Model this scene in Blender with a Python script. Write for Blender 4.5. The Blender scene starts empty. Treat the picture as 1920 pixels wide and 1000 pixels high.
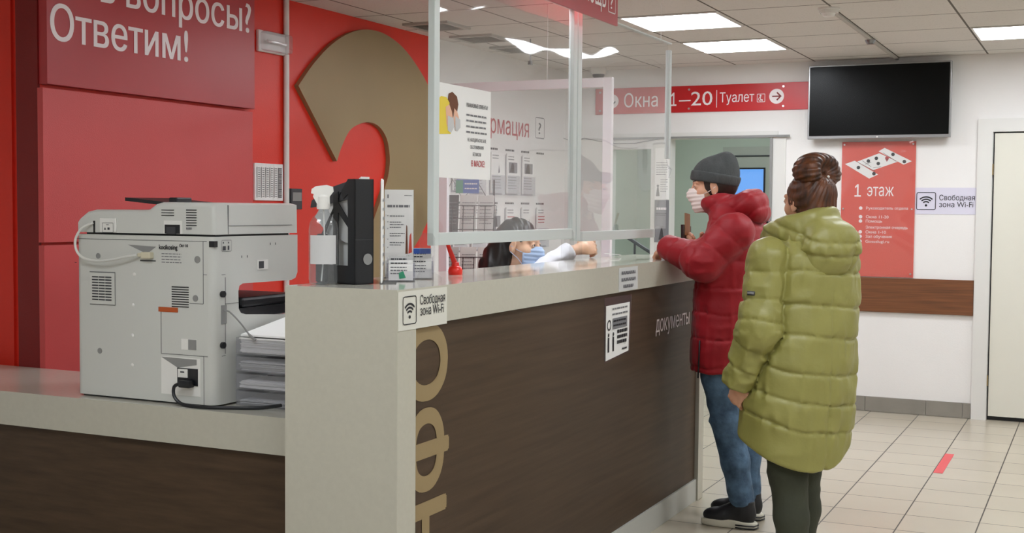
import bpy, bmesh, math, random
import numpy as np
from mathutils import Vector, Matrix
from mathutils.geometry import tessellate_polygon
random.seed(4)
C = bpy.context.scene.collection
PI = math.pi
# ---------------------------------------------------------------- camera
H = 1.45
cam = bpy.data.cameras.new('camera'); co = bpy.data.objects.new('camera', cam); C.objects.link(co)
R = ((0.90305536, 0.02768489, -0.42863104), (0.42944849, -0.03946283, 0.90222873), (0.0080631, -0.99883744, -0.04752636))
co.matrix_world = Matrix(((R[0][0], -R[0][1], -R[0][2], 0), (R[1][0], -R[1][1], -R[1][2], 0), (R[2][0], -R[2][1], -R[2][2], H), (0, 0, 0, 1)))
cam.sensor_width = 36; cam.lens = 2332 / 1920 * 36; cam.clip_start = .05
bpy.context.scene.camera = co
# ---------------------------------------------------------------- world and exposure
w = bpy.data.worlds.new('world'); bpy.context.scene.world = w; w.use_nodes = True
w.node_tree.nodes['Background'].inputs[0].default_value = (.16, .40, .95, 1)
w.node_tree.nodes['Background'].inputs[1].default_value = .30
vs = bpy.context.scene.view_settings
vs.view_transform = 'Standard'; vs.look = 'None'; vs.gamma = 1; vs.exposure = 1.95; vs.use_curve_mapping = False
bpy.context.scene.cycles.transparent_max_bounces = 32
LAMP = 5.5            # strength of every ceiling panel

# ---------------------------------------------------------------- materials
def lin(c):
    if isinstance(c, str):
        c = [int(c[i:i + 2], 16) / 255 for i in (0, 2, 4)]
    return tuple(((x + .055) / 1.055) ** 2.4 if x > .04045 else x / 12.92 for x in c) + (1,)
def mat(name, col, rough=.5, metal=0, var=None, bump=None, stretch=(1, 1, 1), spec=.5, sheen=0, coat=0, col2=None):
    m = bpy.data.materials.new(name); m.use_nodes = True; nt = m.node_tree; N = nt.nodes; L = nt.links
    b = N['Principled BSDF']; c = lin(col)
    b.inputs['Base Color'].default_value = c; b.inputs['Roughness'].default_value = rough
    b.inputs['Metallic'].default_value = metal; b.inputs['Specular IOR Level'].default_value = spec
    b.inputs['Sheen Weight'].default_value = sheen; b.inputs['Coat Weight'].default_value = coat
    if var or bump:
        tc = N.new('ShaderNodeTexCoord'); mp = N.new('ShaderNodeMapping'); mp.inputs['Scale'].default_value = stretch
        L.new(tc.outputs['Object'], mp.inputs[0])
    if var:
        n = N.new('ShaderNodeTexNoise'); n.inputs['Scale'].default_value = var[0]; n.inputs['Detail'].default_value = 6
        L.new(mp.outputs[0], n.inputs['Vector'])
        r = N.new('ShaderNodeValToRGB'); a = var[1]
        r.color_ramp.elements[0].position = .3; r.color_ramp.elements[1].position = .7
        c2 = lin(col2) if col2 else tuple(min(1, x * (1 + a)) for x in c[:3]) + (1,)
        r.color_ramp.elements[0].color = tuple(x * (1 - a) for x in c[:3]) + (1,); r.color_ramp.elements[1].color = c2
        L.new(n.outputs['Fac'], r.inputs[0]); L.new(r.outputs[0], b.inputs['Base Color'])
    if bump:
        n2 = N.new('ShaderNodeTexNoise'); n2.inputs['Scale'].default_value = bump[0]; n2.inputs['Detail'].default_value = 4
        L.new(mp.outputs[0], n2.inputs['Vector'])
        bp = N.new('ShaderNodeBump'); bp.inputs['Strength'].default_value = bump[1]; bp.inputs['Distance'].default_value = bump[2] if len(bump) > 2 else .01
        L.new(n2.outputs['Fac'], bp.inputs['Height']); L.new(bp.outputs[0], b.inputs['Normal'])
    return m
def emit(name, col, s):
    m = bpy.data.materials.new(name); m.use_nodes = True; nt = m.node_tree
    for n in list(nt.nodes):
        if n.type == 'BSDF_PRINCIPLED': nt.nodes.remove(n)
    e = nt.nodes.new('ShaderNodeEmission'); e.inputs[0].default_value = lin(col); e.inputs[1].default_value = s
    nt.links.new(e.outputs[0], nt.nodes['Material Output'].inputs[0]); return m
def clear(name, tint=(.95, .96, .96), haze=.06, gloss=1.0, rough=.03, bump=0, bscale=3, ior=1.45):
    m = bpy.data.materials.new(name); m.use_nodes = True; nt = m.node_tree; N = nt.nodes; L = nt.links
    N.remove(N['Principled BSDF'])
    tr = N.new('ShaderNodeBsdfTransparent'); tr.inputs[0].default_value = tint + (1,)
    df = N.new('ShaderNodeBsdfDiffuse'); df.inputs[0].default_value = (.8, .8, .8, 1)
    gl = N.new('ShaderNodeBsdfGlossy'); gl.inputs['Roughness'].default_value = rough
    fr = N.new('ShaderNodeFresnel'); fr.inputs[0].default_value = ior
    ml = N.new('ShaderNodeMath'); ml.operation = 'MULTIPLY'; ml.inputs[1].default_value = gloss
    m1 = N.new('ShaderNodeMixShader'); m1.inputs[0].default_value = haze; m2 = N.new('ShaderNodeMixShader')
    L.new(tr.outputs[0], m1.inputs[1]); L.new(df.outputs[0], m1.inputs[2])
    ge = N.new('ShaderNodeNewGeometry'); iv = N.new('ShaderNodeMath'); iv.operation = 'SUBTRACT'; iv.inputs[0].default_value = 1; L.new(ge.outputs['Backfacing'], iv.inputs[1])
    ma = N.new('ShaderNodeMath'); ma.operation = 'MULTIPLY'; L.new(fr.outputs[0], ma.inputs[0]); L.new(iv.outputs[0], ma.inputs[1])
    L.new(ma.outputs[0], ml.inputs[0]); L.new(ml.outputs[0], m2.inputs[0]); L.new(m1.outputs[0], m2.inputs[1]); L.new(gl.outputs[0], m2.inputs[2])
    L.new(m2.outputs[0], N['Material Output'].inputs[0])
    if bump:
        tc = N.new('ShaderNodeTexCoord'); n = N.new('ShaderNodeTexNoise'); n.inputs['Scale'].default_value = bscale; n.inputs['Detail'].default_value = 0
        bp = N.new('ShaderNodeBump'); bp.inputs['Strength'].default_value = bump; bp.inputs['Distance'].default_value = .05
        L.new(tc.outputs['Object'], n.inputs['Vector']); L.new(n.outputs['Fac'], bp.inputs['Height']); L.new(bp.outputs[0], gl.inputs['Normal'])
    return m
def gridmat(name, base, line, px, py, x0, y0, w, rough, spots=0, bump=0, rough_line=.8, var=.06, vscale=3):
    m = mat(name, base, rough); nt = m.node_tree; N = nt.nodes; L = nt.links; b = N['Principled BSDF']
    tc = N.new('ShaderNodeTexCoord'); sp = N.new('ShaderNodeSeparateXYZ'); L.new(tc.outputs['Object'], sp.inputs[0])
    def M(op, a, bb):
        n = N.new('ShaderNodeMath'); n.operation = op
        for i, v in enumerate((a, bb)):
            if isinstance(v, (int, float)): n.inputs[i].default_value = v
            else: L.new(v, n.inputs[i])
        return n.outputs[0]
    def axis(o, p, z):
        f = M('FRACT', M('DIVIDE', M('ADD', o, 100 * p - z), p), 0)
        return M('LESS_THAN', f, w / p), M('FLOOR', M('DIVIDE', M('ADD', o, 100 * p - z), p), 0)
    gx, ix = axis(sp.outputs[0], px, x0 - w / 2); gy, iy = axis(sp.outputs[1], py, y0 - w / 2)
    g = M('MAXIMUM', gx, gy)
    cb = N.new('ShaderNodeCombineXYZ'); L.new(ix, cb.inputs[0]); L.new(iy, cb.inputs[1])
    wn = N.new('ShaderNodeTexWhiteNoise'); wn.noise_dimensions = '2D'; L.new(cb.outputs[0], wn.inputs['Vector'])
    ns = N.new('ShaderNodeTexNoise'); ns.inputs['Scale'].default_value = vscale; ns.inputs['Detail'].default_value = 5; L.new(tc.outputs['Object'], ns.inputs['Vector'])
    v = M('ADD', M('MULTIPLY', wn.outputs[0], var), M('MULTIPLY', ns.outputs['Fac'], var * 2))
    v = M('ADD', v, 1 - var * 1.5)
    if spots:
        s = N.new('ShaderNodeTexNoise'); s.inputs['Scale'].default_value = 90; s.inputs['Detail'].default_value = 2; L.new(tc.outputs['Object'], s.inputs['Vector'])
        v = M('SUBTRACT', v, M('MULTIPLY', M('GREATER_THAN', s.outputs['Fac'], .63), spots))
    mx = N.new('ShaderNodeMix'); mx.data_type = 'RGBA'; mx.blend_type = 'MIX'
    mc = N.new('ShaderNodeMix'); mc.data_type = 'RGBA'; mc.blend_type = 'MULTIPLY'; mc.inputs[0].default_value = 1
    cr = N.new('ShaderNodeCombineXYZ')
    for i in range(3): L.new(v, cr.inputs[i])
    mc.inputs[6].default_value = lin(base); L.new(cr.outputs[0], mc.inputs[7])
    L.new(g, mx.inputs[0]); L.new(mc.outputs[2], mx.inputs[6]); mx.inputs[7].default_value = lin(line)
    L.new(mx.outputs[2], b.inputs['Base Color'])
    L.new(M('ADD', M('MULTIPLY', g, rough_line - rough), rough), b.inputs['Roughness'])
    if bump:
        bp = N.new('ShaderNodeBump'); bp.inputs['Strength'].default_value = bump; bp.inputs['Distance'].default_value = .003; bp.invert = True
        L.new(g, bp.inputs['Height']); L.new(bp.outputs[0], b.inputs['Normal'])
    return m
M_ = dict(
    wall=mat('white_paint', 'e9e7e4', .75, var=(2, .02), bump=(120, .15, .004)),
    red=mat('red_paint', 'e03220', .42, var=(2, .03), bump=(150, .2, .003)),
    dred=mat('red_shade_and_arrow_ink', '7a0806', .5, bump=(150, .2, .003)),  # shade of the red wall end as a colour; also the sign arrow
    pred=mat('red_panel', 'ca4c4c', .42, var=(3, .03), bump=(200, .2, .003)),
    sred=mat('red_sign_face', 'b0373b', .35, var=(3, .03)),
    red_strip=mat('red_strip', 'c41e22', .35), coral=mat('coral_board', 'd9503f', .3),
    gold=mat('gold_film', '98835d', .5, .1, var=(2, .04), bump=(60, .1, .003)),
    lamgl=mat('glossy_white_laminate', 'c9c6ba', .10, var=(60, .02)), lamin=mat('white_laminate', 'bbb8a9', .35, var=(60, .025), bump=(300, .08, .002)),
    wood=mat('dark_wood_laminate', '4a3a2b', .5, spec=.25, var=(5, .22), stretch=(1, .35, 9), bump=(30, .12, .003)),
    oak=mat('brown_wood', '6f4324', .5, var=(6, .3), stretch=(.5, 1, 14)),
    skirt=mat('grey_skirting', 'b9b9b1', .4), alu=mat('aluminium', 'c4c4c2', .3, .8),
    base_t=mat('grey_tile', '8b867d', .45, var=(8, .08)), black=mat('black_plastic', '14161a', .42),
    gblack=mat('gloss_black', '040504', .25, spec=.15), dgrey=mat('dark_grey_plastic', '3a3b3f', .5), grey=mat('grey_plastic', '8a8a88', .5),
    white=mat('white_plastic', 'e6e5e0', .35), pwhite=mat('printer_plastic', 'cbccc6', .42, bump=(400, .06, .001)),
    frame=mat('painted_white_frame', 'ccd3d0', .35), bframe=mat('lilac_white_frame', 'f8f2f5', .4), paper=mat('paper', 'eeedea', .8),
    paper2=mat('greyish_paper', 'c9c9c8', .8), ink=mat('black_ink', '1d1d22', .7), gink=mat('grey_ink', '7d7d80', .8),
    rink=mat('red_ink', 'b8232b', .6), wink=mat('white_lettering', 'f4ecec', .5), pinkink=mat('pink_ink', 'd08a95', .7),
    yellow=mat('yellow_ink', 'e8cf45', .7), brown=mat('brown_ink', '6b3d22', .7), skinink=mat('skin_ink', 'e8b79a', .7),
    blue=mat('blue_ink', '2b56ad', .6), orange=mat('orange_label', 'b4521d', .5), green_i=mat('green_ink', '2f8f6a', .6),
    redpl=mat('red_plastic', 'dd2413', .3), doorw=mat('cream_door', 'dedccf', .45, var=(3, .02)),
    trimw=mat('cream_trim', 'dcdbd6', .45), gwall=mat('green_paint', 'b4bfae', .7, var=(3, .02)), gframe=mat('grey_green_frame', 'a3a89a', .5),
    tv=mat('tv_bezel', '9b9b9b', .3, .6), steel=mat('steel', '8c8e90', .3, .9), wire=mat('dark_wire', '2c2c2e', .4, .6),
    wcable=mat('white_cable', 'd8d8d2', .5), tape=mat('red_tape', 'd8585a', .6), liquid=clear('clear_liquid', (.9, .92, .93), .04, 1, .02, ior=1.33),
    footp=clear('foot_acrylic', (.96, .96, .96), .03, 1, .05), acr=clear('acrylic_sheet', (.98, .98, .98), .04, 1.5, .03, .35, 2.2), pglass=clear('door_glass', (.93, .96, .95), .04, 1, .05),
    clearp=clear('clear_plastic', (.92, .92, .94), .08, 1.3, .1), bottle=clear('bottle_plastic', (.9, .92, .93), .06, 1.3, .05, .3, 20),
    lamp=emit('lamp_diffuser', 'f4f9ff', LAMP), grille=mat('grille', 'b5b2ab', .6),
    floor=gridmat('floor_tiles', 'b9af9d', '4d4840', .333, .31, -1.15, 7.97, .006, .22, bump=.4, var=.05),
    ceil=gridmat('ceiling_tiles', 'dad6d0', '5f5850', .59, .575, -1.34, 6.66, .012, .9, spots=.10, var=.03),
)

# ---------------------------------------------------------------- mesh helpers
def tris(pts):
    T = [tuple(t) for t in tessellate_polygon([[Vector((p[0], p[1], 0)) for p in pts]])]
    A = lambda t: (pts[t[1]][0] - pts[t[0]][0]) * (pts[t[2]][1] - pts[t[0]][1]) - (pts[t[2]][0] - pts[t[0]][0]) * (pts[t[1]][1] - pts[t[0]][1])
    return [t if A(t) > 0 else t[::-1] for t in T]
class B:
    """collects shapes in world coordinates for ONE mesh"""
    def __init__(s): s.v = []; s.f = []
    def add(s, vs, fs):
        k = len(s.v); s.v += [tuple(map(float, v)) for v in vs]; s.f += [tuple(i + k for i in f) for f in fs]; return s
    def box(s, x0, x1, y0, y1, z0, z1, bev=0):
        if bev:
            bm = bmesh.new(); bmesh.ops.create_cube(bm, size=1)
            for v in bm.verts: v.co = Vector(((x0 + x1) / 2 + v.co.x * (x1 - x0), (y0 + y1) / 2 + v.co.y * (y1 - y0), (z0 + z1) / 2 + v.co.z * (z1 - z0)))
            bmesh.ops.bevel(bm, geom=bm.edges[:], offset=bev, segments=2, affect='EDGES', profile=.5)
            bm.verts.index_update(); s.add([v.co for v in bm.verts], [[v.index for v in f.verts] for f in bm.faces]); bm.free(); return s
        return s.add([(x, y, z) for z in (z0, z1) for y in (y0, y1) for x in (x0, x1)], [(0, 2, 3, 1), (4, 5, 7, 6), (0, 1, 5, 4), (2, 6, 7, 3), (0, 4, 6, 2), (1, 3, 7, 5)])
    def obox(s, o, u, v, n, a, b, c):
        """oriented box: corner o, axes u,v,n with lengths a,b,c"""
        o, u, v, n = Vector(o), Vector(u) * a, Vector(v) * b, Vector(n) * c
        return s.add([o + u * i + v * j + n * k for k in (0, 1) for j in (0, 1) for i in (0, 1)], [(0, 2, 3, 1), (4, 5, 7, 6), (0, 1, 5, 4), (2, 6, 7, 3), (0, 4, 6, 2), (1, 3, 7, 5)])
    def prism(s, pts, o, u, v, n, th):
        """2D outline extruded by th along n"""
        o, u, v, n = map(Vector, (o, u, v, n)); k = len(pts)
        a = [o + u * p[0] + v * p[1] for p in pts]; bb = [q + n * th for q in a]
        T = tris(pts)
        fs = [t[::-1] for t in T] + [tuple(i + k for i in t) for t in T] + [(i, (i + 1) % k, k + (i + 1) % k, k + i) for i in range(k)]
        return s.add(a + bb, fs)
    def tube(s, path, r, n=8, cap=True):
        P = [Vector(p) for p in path]; rs = r if isinstance(r, (list, tuple)) else [r] * len(P)
        vs = []; fs = []; up = None
        for i, p in enumerate(P):
            t = (P[min(i + 1, len(P) - 1)] - P[max(i - 1, 0)]).normalized()
            if up is None: up = t.orthogonal().normalized()
            up = (up - t * up.dot(t)).normalized(); w_ = t.cross(up)
            vs += [p + (up * math.cos(2 * PI * k / n) + w_ * math.sin(2 * PI * k / n)) * rs[i] for k in range(n)]
        for i in range(len(P) - 1):
            for k in range(n): fs.append((i * n + k, i * n + (k + 1) % n, (i + 1) * n + (k + 1) % n, (i + 1) * n + k))
        if cap: fs += [tuple(range(n))[::-1], tuple((len(P) - 1) * n + k for k in range(n))]
        return s.add(vs, fs)
    def cyl(s, c, axis, r, h, n=20):
        c = Vector(c); return s.tube([c, c + Vector(axis).normalized() * h], r, n)
    def lathe(s, prof, c, n=28, sx=1, sy=1, rot=0):
        vs = []; fs = []
        for r, z in prof:
            for k in range(n):
                a = 2 * PI * k / n; x = r * math.cos(a) * sx; y = r * math.sin(a) * sy
                vs.append((c[0] + x * math.cos(rot) - y * math.sin(rot), c[1] + x * math.sin(rot) + y * math.cos(rot), c[2] + z))
        m = len(prof)
        for i in range(m - 1):
            for k in range(n): fs.append((i * n + k, i * n + (k + 1) % n, (i + 1) * n + (k + 1) % n, (i + 1) * n + k))
        fs += [tuple(range(n))[::-1], tuple((m - 1) * n + k for k in range(n))]
        return s.add(vs, fs)
    def build(s, name, m, parent=None, smooth=False, label=None):
        me = bpy.data.meshes.new(name); L0 = Vector(parent_loc(parent))
        me.from_pydata([tuple(Vector(v) - L0) for v in s.v], [], s.f); me.validate()
        if smooth:
            for p in me.polygons: p.use_smooth = True
            try: me.set_sharp_from_angle(angle=math.radians(38))
            except Exception: pass
        me.materials.append(M_[m] if isinstance(m, str) else m)
        o = bpy.data.objects.new(name, me); C.objects.link(o)
        if parent: o.parent = parent
        if label: o['label'] = label
        return o
def parent_loc(p):
    l = Vector((0, 0, 0))
    while p: l += p.location; p = p.parent
    return l
def tag(o, label, cat, group=None, kind=None):
    o['label'] = label; o['category'] = cat
    if group: o['group'] = group
    if kind: o['kind'] = kind
    return o
def thing(name, label, cat, loc, group=None):
    o = bpy.data.objects.new(name, None); C.objects.link(o); o.location = loc; o.empty_display_size = .1
    return tag(o, label, cat, group)
def struct(name, b, m, smooth=False):
    o = b.build(name, m, smooth=smooth); o['kind'] = 'structure'; return o
def dup(root, loc, label=None):
    r = root.copy(); C.objects.link(r); r.location = loc
    if label: r['label'] = label
    for ch in list(root.children):
        c = ch.copy(); C.objects.link(c); c.parent = r
        for g in list(ch.children):
            d = g.copy(); C.objects.link(d); d.parent = c
    return r
_tc = {}
def text2d(s):
    """glyph outlines of the font, filled loop by loop"""
    if s in _tc: return _tc[s]
    cu = bpy.data.curves.new('t', 'FONT'); cu.body = s; cu.resolution_u = 3;
    cu.dimensions = '2D'; cu.fill_mode = 'NONE'
    o = bpy.data.objects.new('t', cu); C.objects.link(o)
    dg = bpy.context.evaluated_depsgraph_get(); me = bpy.data.meshes.new_from_object(o.evaluated_get(dg))
    co = [(v.co.x, v.co.y) for v in me.vertices]; nb = {}
    for e in me.edges:
        p, q = e.vertices; nb.setdefault(p, []).append(q); nb.setdefault(q, []).append(p)
    bpy.data.objects.remove(o); bpy.data.curves.remove(cu); bpy.data.meshes.remove(me)
    seen = set(); loops = []
    for st in nb:
        if st in seen: continue
        lp = [st]; seen.add(st); cur = st
        while True:
            nx = [q for q in nb[cur] if q not in seen]
            if not nx: break
            cur = min(nx); seen.add(cur); lp.append(cur)
        if len(lp) > 2: loops.append([co[i] for i in lp])
    if s == '1': loops = [[(.3, .682), (.3, 0), (.202, 0), (.202, .54), (.07, .47), (.07, .56), (.22, .682)], [(.04, 0), (.46, 0), (.46, .08), (.04, .08)][::-1]]
    # group the outlines into glyphs, then fill each by scan bands (non-zero winding)
    grp = []
    for L_ in sorted(loops, key=lambda q: min(p[0] for p in q)):
        x0 = min(p[0] for p in L_)
        if grp and x0 < grp[-1][1]: grp[-1][0].append(L_); grp[-1][1] = max(grp[-1][1], max(p[0] for p in L_))
        else: grp.append([[L_], max(p[0] for p in L_)])
    vs = []; fs = []
    for ls, _ in grp:
        E = []
        for L_ in ls:
            for i in range(len(L_)):
                (xa, ya), (xb, yb) = L_[i - 1], L_[i]
                if abs(ya - yb) > 1e-6: E.append((xa, ya, xb, yb, 1) if ya < yb else (xb, yb, xa, ya, -1))
        ys = sorted({round(e[1], 5) for e in E} | {round(e[3], 5) for e in E}); yy = [ys[0]]
        for q in ys[1:]:
            n = int((q - yy[-1]) / .06) if any(abs(e[0] - e[2]) > .05 for e in E) else 0
            y0 = yy[-1]; yy += [y0 + (q - y0) * (i + 1) / (n + 1) for i in range(n)] + [q]
        for y0, y1 in zip(yy, yy[1:]):
            if y1 - y0 < 1e-5: continue
            ym = (y0 + y1) / 2; X_ = lambda e, y: e[0] + (e[2] - e[0]) * (y - e[1]) / (e[3] - e[1])
            cr = sorted((X_(e, ym), e) for e in E if e[1] <= ym < e[3]); wd = 0
            for xm, e in cr:
                if wd == 0: st_ = e
                wd += e[4]
                if wd == 0:
                    k = len(vs); a0, a1, b0, b1 = X_(st_, y0), X_(st_, y1), X_(e, y0), X_(e, y1)
                    if b0 < a0: a0 = b0 = (a0 + b0) / 2
                    if b1 < a1: a1 = b1 = (a1 + b1) / 2
                    vs += [(a0, y0), (b0, y0), (b1, y1), (a1, y1)]; fs.append((k, k + 1, k + 2, k + 3))
    _tc[s] = (vs, fs); return vs, fs
def text(b, s, o, u, v, n, cap, width=None, bold=0, lift=.0015):
    """baseline-left o; capital height cap, total width; bold = added stroke in letter sizes"""
    vs, fs = text2d(s); x0 = min(p[0] for p in vs); x1 = max(p[0] for p in vs)
    sy = cap / .70; sx = width / (x1 - x0) if width else sy
    o, u, v, n = map(Vector, (o, u, v, n))
    offs = [(0, 0)] + ([(bold * math.cos(k * PI / 4 + .3), bold * math.sin(k * PI / 4 + .3)) for k in range(8)] if bold > .015 else [(bold * 2.2, 0)] if bold else [])
    for k, (dx, dy) in enumerate(offs):
        b.add([o + u * ((p[0] - x0 + dx) * sx) + v * ((p[1] + dy) * sy) + n * (lift + k * .00015) for p in vs], fs)
    return b
def disc(b, c, u, v, n, r, lift=.0015, seg=24, inner=0):
    c, u, v, n = map(Vector, (c, u, v, n)); ring = lambda q: [c + n * lift + u * (q * math.cos(2 * PI * k / seg)) + v * (q * math.sin(2 * PI * k / seg)) for k in range(seg)]
    if not inner: return b.add(ring(r), [tuple(range(seg))])
    return b.add(ring(r) + ring(inner), [(k, (k + 1) % seg, seg + (k + 1) % seg, seg + k) for k in range(seg)])
def rect(b, o, u, v, n, w_, h_, lift=.0015):
    o, u, v, n = map(Vector, (o, u, v, n)); o = o + n * lift
    return b.add([o, o + u * w_, o + u * w_ + v * h_, o + v * h_], [(0, 1, 2, 3)])
def poly(b, pts, o, u, v, n, lift=.0015):
    o, u, v, n = map(Vector, (o, u, v, n)); o = o + n * lift
    return b.add([o + u * p[0] + v * p[1] for p in pts], tris(pts))
def rrect_frame(b, o, u, v, n, w_, h_, t, r=.01, lift=.0015):
    """rounded rectangular outline of line width t"""
    def loop(i):
        pts = []
        rr = max(r - i, .0005)
        for cx, cy, a0 in ((w_ - r, h_ - r, 0), (r, h_ - r, 90), (r, r, 180), (w_ - r, r, 270)):
            for k in range(5):
                a = math.radians(a0 + k * 22.5); pts.append((cx + rr * math.cos(a), cy + rr * math.sin(a)))
        return pts
    o, u, v, n = map(Vector, (o, u, v, n)); o = o + n * lift
    A = [o + u * p[0] + v * p[1] for p in loop(0)]; Bb = [o + u * p[0] + v * p[1] for p in loop(t)]; k = len(A)
    return b.add(A + Bb, [(i, (i + 1) % k, k + (i + 1) % k, k + i) for i in range(k)])
def arc_band(b, c, u, v, n, r0, r1, a0, a1, lift=.0015, seg=12):
    c, u, v, n = map(Vector, (c, u, v, n)); c = c + n * lift; vs = []
    for k in range(seg + 1):
        a = math.radians(a0 + (a1 - a0) * k / seg)
        for r in (r0, r1): vs.append(c + u * (r * math.cos(a)) + v * (r * math.sin(a)))
    return b.add(vs, [(2 * k, 2 * k + 1, 2 * k + 3, 2 * k + 2) for k in range(seg)])
def bars(b, o, u, v, n, w_, rows, pitch, th, seed=0, lift=.0015, short=.35):
    """rows of dashes standing for print too small to read"""
    rnd = random.Random(seed); o, u, v = map(Vector, (o, u, v))
    for k in range(rows):
        x = 0; end = w_ * (1 - (short * rnd.random() if k % 3 == 2 else .05 * rnd.random()))
        while x < end:
            l = min(rnd.uniform(.08, .22) * w_, end - x)
            rect(b, o + u * x - v * (k * pitch), u, v, n, l, th, lift); x += l + .03 * w_
    return b
X, Y, Z = (1, 0, 0), (0, 1, 0), (0, 0, 1); nX, nY, nZ = (-1, 0, 0), (0, -1, 0), (0, 0, -1)
LW = (Y, Z, X)        # reading frame of faces that look towards +X
BW = (X, Z, nY)       # reading frame of faces that look towards -Y
def wifi(b, c, U, V, N, s):
    c = Vector(c); d = c - Vector(V) * s * .28
    disc(b, d, U, V, N, s * .09)
    for r in (.24, .42, .60): arc_band(b, d, U, V, N, s * r, s * (r + .10), 45, 135)

# ================================================================ the room
CZ = 2.53; XL = -3.9; YB = 9.18
struct('floor', B().box(-4.72, 3.5, -3.2, 13.2, -.1, 0), 'floor')
struct('ceiling', B().box(-4.72, 3.5, -3.2, YB + .12, CZ, CZ + .1), 'ceil')
struct('wall_left', B().box(XL - .12, XL, 3.746, 6.99, 0, CZ), 'red')
struct('wall_left_far', B().box(XL - .12, XL, 6.99, YB, 0, CZ), 'wall')
struct('wall_left_recess_shade', B().box(-4.09, XL - .12, 3.87, 3.97, 0, CZ).box(XL - .12, XL, 3.735, 3.746, 0, CZ), 'dred')  # set-back and wall end, their shade put into the dark red colour
struct('wall_left_return', B().box(-4.72, -4.07, 3.82, 3.94, 0, CZ), 'red')
struct('trim_1', B().box(-4.145, -4.125, 3.808, 3.82, 0, CZ).box(-4.105, -4.095, 3.812, 3.82, 0, CZ), 'red')
struct('wall_left_near', B().box(-4.72, -4.6, -3.2, 3.82, 0, CZ), 'wall')
struct('wall_right', B().box(3.3, 3.42, -3.2, YB, 0, CZ), 'wall')
struct('wall_front', B().box(-4.72, 3.42, -3.2, -3.08, 0, CZ), 'wall')
# back wall with two openings: glazed side light and the open doorway
wb = B()
wb.box(-4.02, -3.56, YB, YB + .12, 0, CZ)
wb.box(-3.56, -2.19, YB, YB + .12, 2.03, CZ)
wb.box(-2.19, -.70, YB, YB + .12, 0, CZ); wb.box(-.70, .25, YB, YB + .12, 1.995, CZ); wb.box(.25, 3.42, YB, YB + .12, 0, CZ)
struct('wall_back', wb, 'wall')
struct('trim_2', B().box(-3.56, -3.51, YB - .02, YB + .12, 0, 2.03).box(-3.51, -2.19, YB - .02, YB + .12, 1.985, 2.03)
       .box(-3.17, -3.02, YB - .02, YB + .12, 0, 1.985).box(-3.51, -3.17, YB - .02, YB + .12, 1.91, 1.985)
       .box(-3.51, -3.17, YB - .02, YB + .10, 0, .12).box(-2.235, -2.13, YB - .012, YB + .12, 0, 1.985).box(-3.51, -3.17, YB, YB + .08, .9, .93), 'trimw')
struct('trim_3', B().box(-3.535, -2.1, YB - .035, YB - .02, 1.985, 2.0).box(-3.515, -3.50, YB - .03, YB - .019, 0, 1.91), 'grey')
struct('trim_4', B().box(-2.245, -2.225, YB - .03, YB - .021, .0, 1.98), 'grey')
g = struct('window_1', B().box(-3.51, -3.17, YB + .04, YB + .046, .12, 1.91), 'pglass')
# corridor behind
struct('wall_corridor_back', B().box(-4.4, -3.40, 12, 12.1, 0, 2.6).box(-2.86, .4, 12, 12.1, 0, 2.6).box(-3.40, -2.86, 12, 12.1, 2.06, 2.6), 'gwall')
struct('wall_corridor_left', B().box(-4.4, -4.3, YB + .12, 12, 0, 2.6), 'gwall')
struct('wall_corridor_right', B().box(.3, .4, YB + .12, 12, 0, 2.6), 'gwall')
struct('ceiling_corridor', B().box(-4.4, .4, YB + .12, 12.1, 2.6, 2.7), 'wall')
d = bpy.data.objects.new('door_2', None); C.objects.link(d); d.location = (-3.13, 12, 0); d['kind'] = 'structure'
B().box(-3.40, -3.30, 11.97, 12.05, 0, 2.06).box(-2.98, -2.86, 11.97, 12.05, 0, 2.06).box(-3.30, -2.98, 11.97, 12.05, 1.845, 2.06).box(-3.30, -2.98, 11.97, 12.05, 0, .9).build('door_leaf', 'gframe', d)
B().box(-3.305, -3.29, 11.955, 11.97, .9, 1.85).box(-2.99, -2.975, 11.955, 11.97, .9, 1.85).box(-3.305, -2.975, 11.955, 11.97, 1.84, 1.855).box(-3.42, -2.84, 11.955, 11.97, 1.965, 1.975).build('seal', 'black', d)
B().box(-3.30, -2.98, 12.0, 12.006, .9, 1.845).build('pane', 'pglass', d)
tag(B().box(-3.3, -2.7, 14.2, 14.4, 0, 1.72).build('building_panel', 'paper2'), 'pale building edge seen through the far door window', 'building')
struct('ground', B().box(-8, 4, 13.2, 20, -.12, -.02), 'grey')
# handrail seen under the second screen
hr = thing('handrail', 'dark stair handrail behind the glazed side panel, seen just above the counter', 'handrail', (-3.4, 9.9, 0))
B().tube([(-3.72, 9.9, 1.26), (-3.33, 9.9, 1.03)], .016).build('rail', 'dgrey', hr)
B().tube([(-3.56, 9.9, 0), (-3.56, 9.9, 1.165)], .010).build('post', 'dgrey', hr)
# door on the right
d = bpy.data.objects.new('door_1', None); C.objects.link(d); d.location = (-.70, YB, 0); d['kind'] = 'structure'
B().box(-.690, .25, YB - .012, YB + .03, .03, 1.985).build('door_leaf', 'doorw', d)
for z in (.24, 1.70): B().cyl((-.700, YB - .02, z), Z, .007, .075).build('hinge', 'gold', d)
struct('trim_5', B().box(-.80, -.702, YB - .03, YB + .02, 0, 2.085).box(-.702, .255, YB - .03, YB + .02, 1.995, 2.085).box(.255, .35, YB - .03, YB + .02, 0, 2.085), 'trimw')
struct('trim_6', B().box(-.70, .26, YB + .02, YB + .05, 0, 1.995), 'black')
bb = B()
xx = -2.10
for e in (-2.0, -1.52, -1.10, -.855, -.802):
    bb.box(xx, e - .003, YB - .014, YB, .002, .107); xx = e
struct('baseboard_back', bb, 'base_t')
struct('baseboard_right', B().box(3.286, 3.3, -3, YB, 0, .1), 'base_t')
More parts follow.
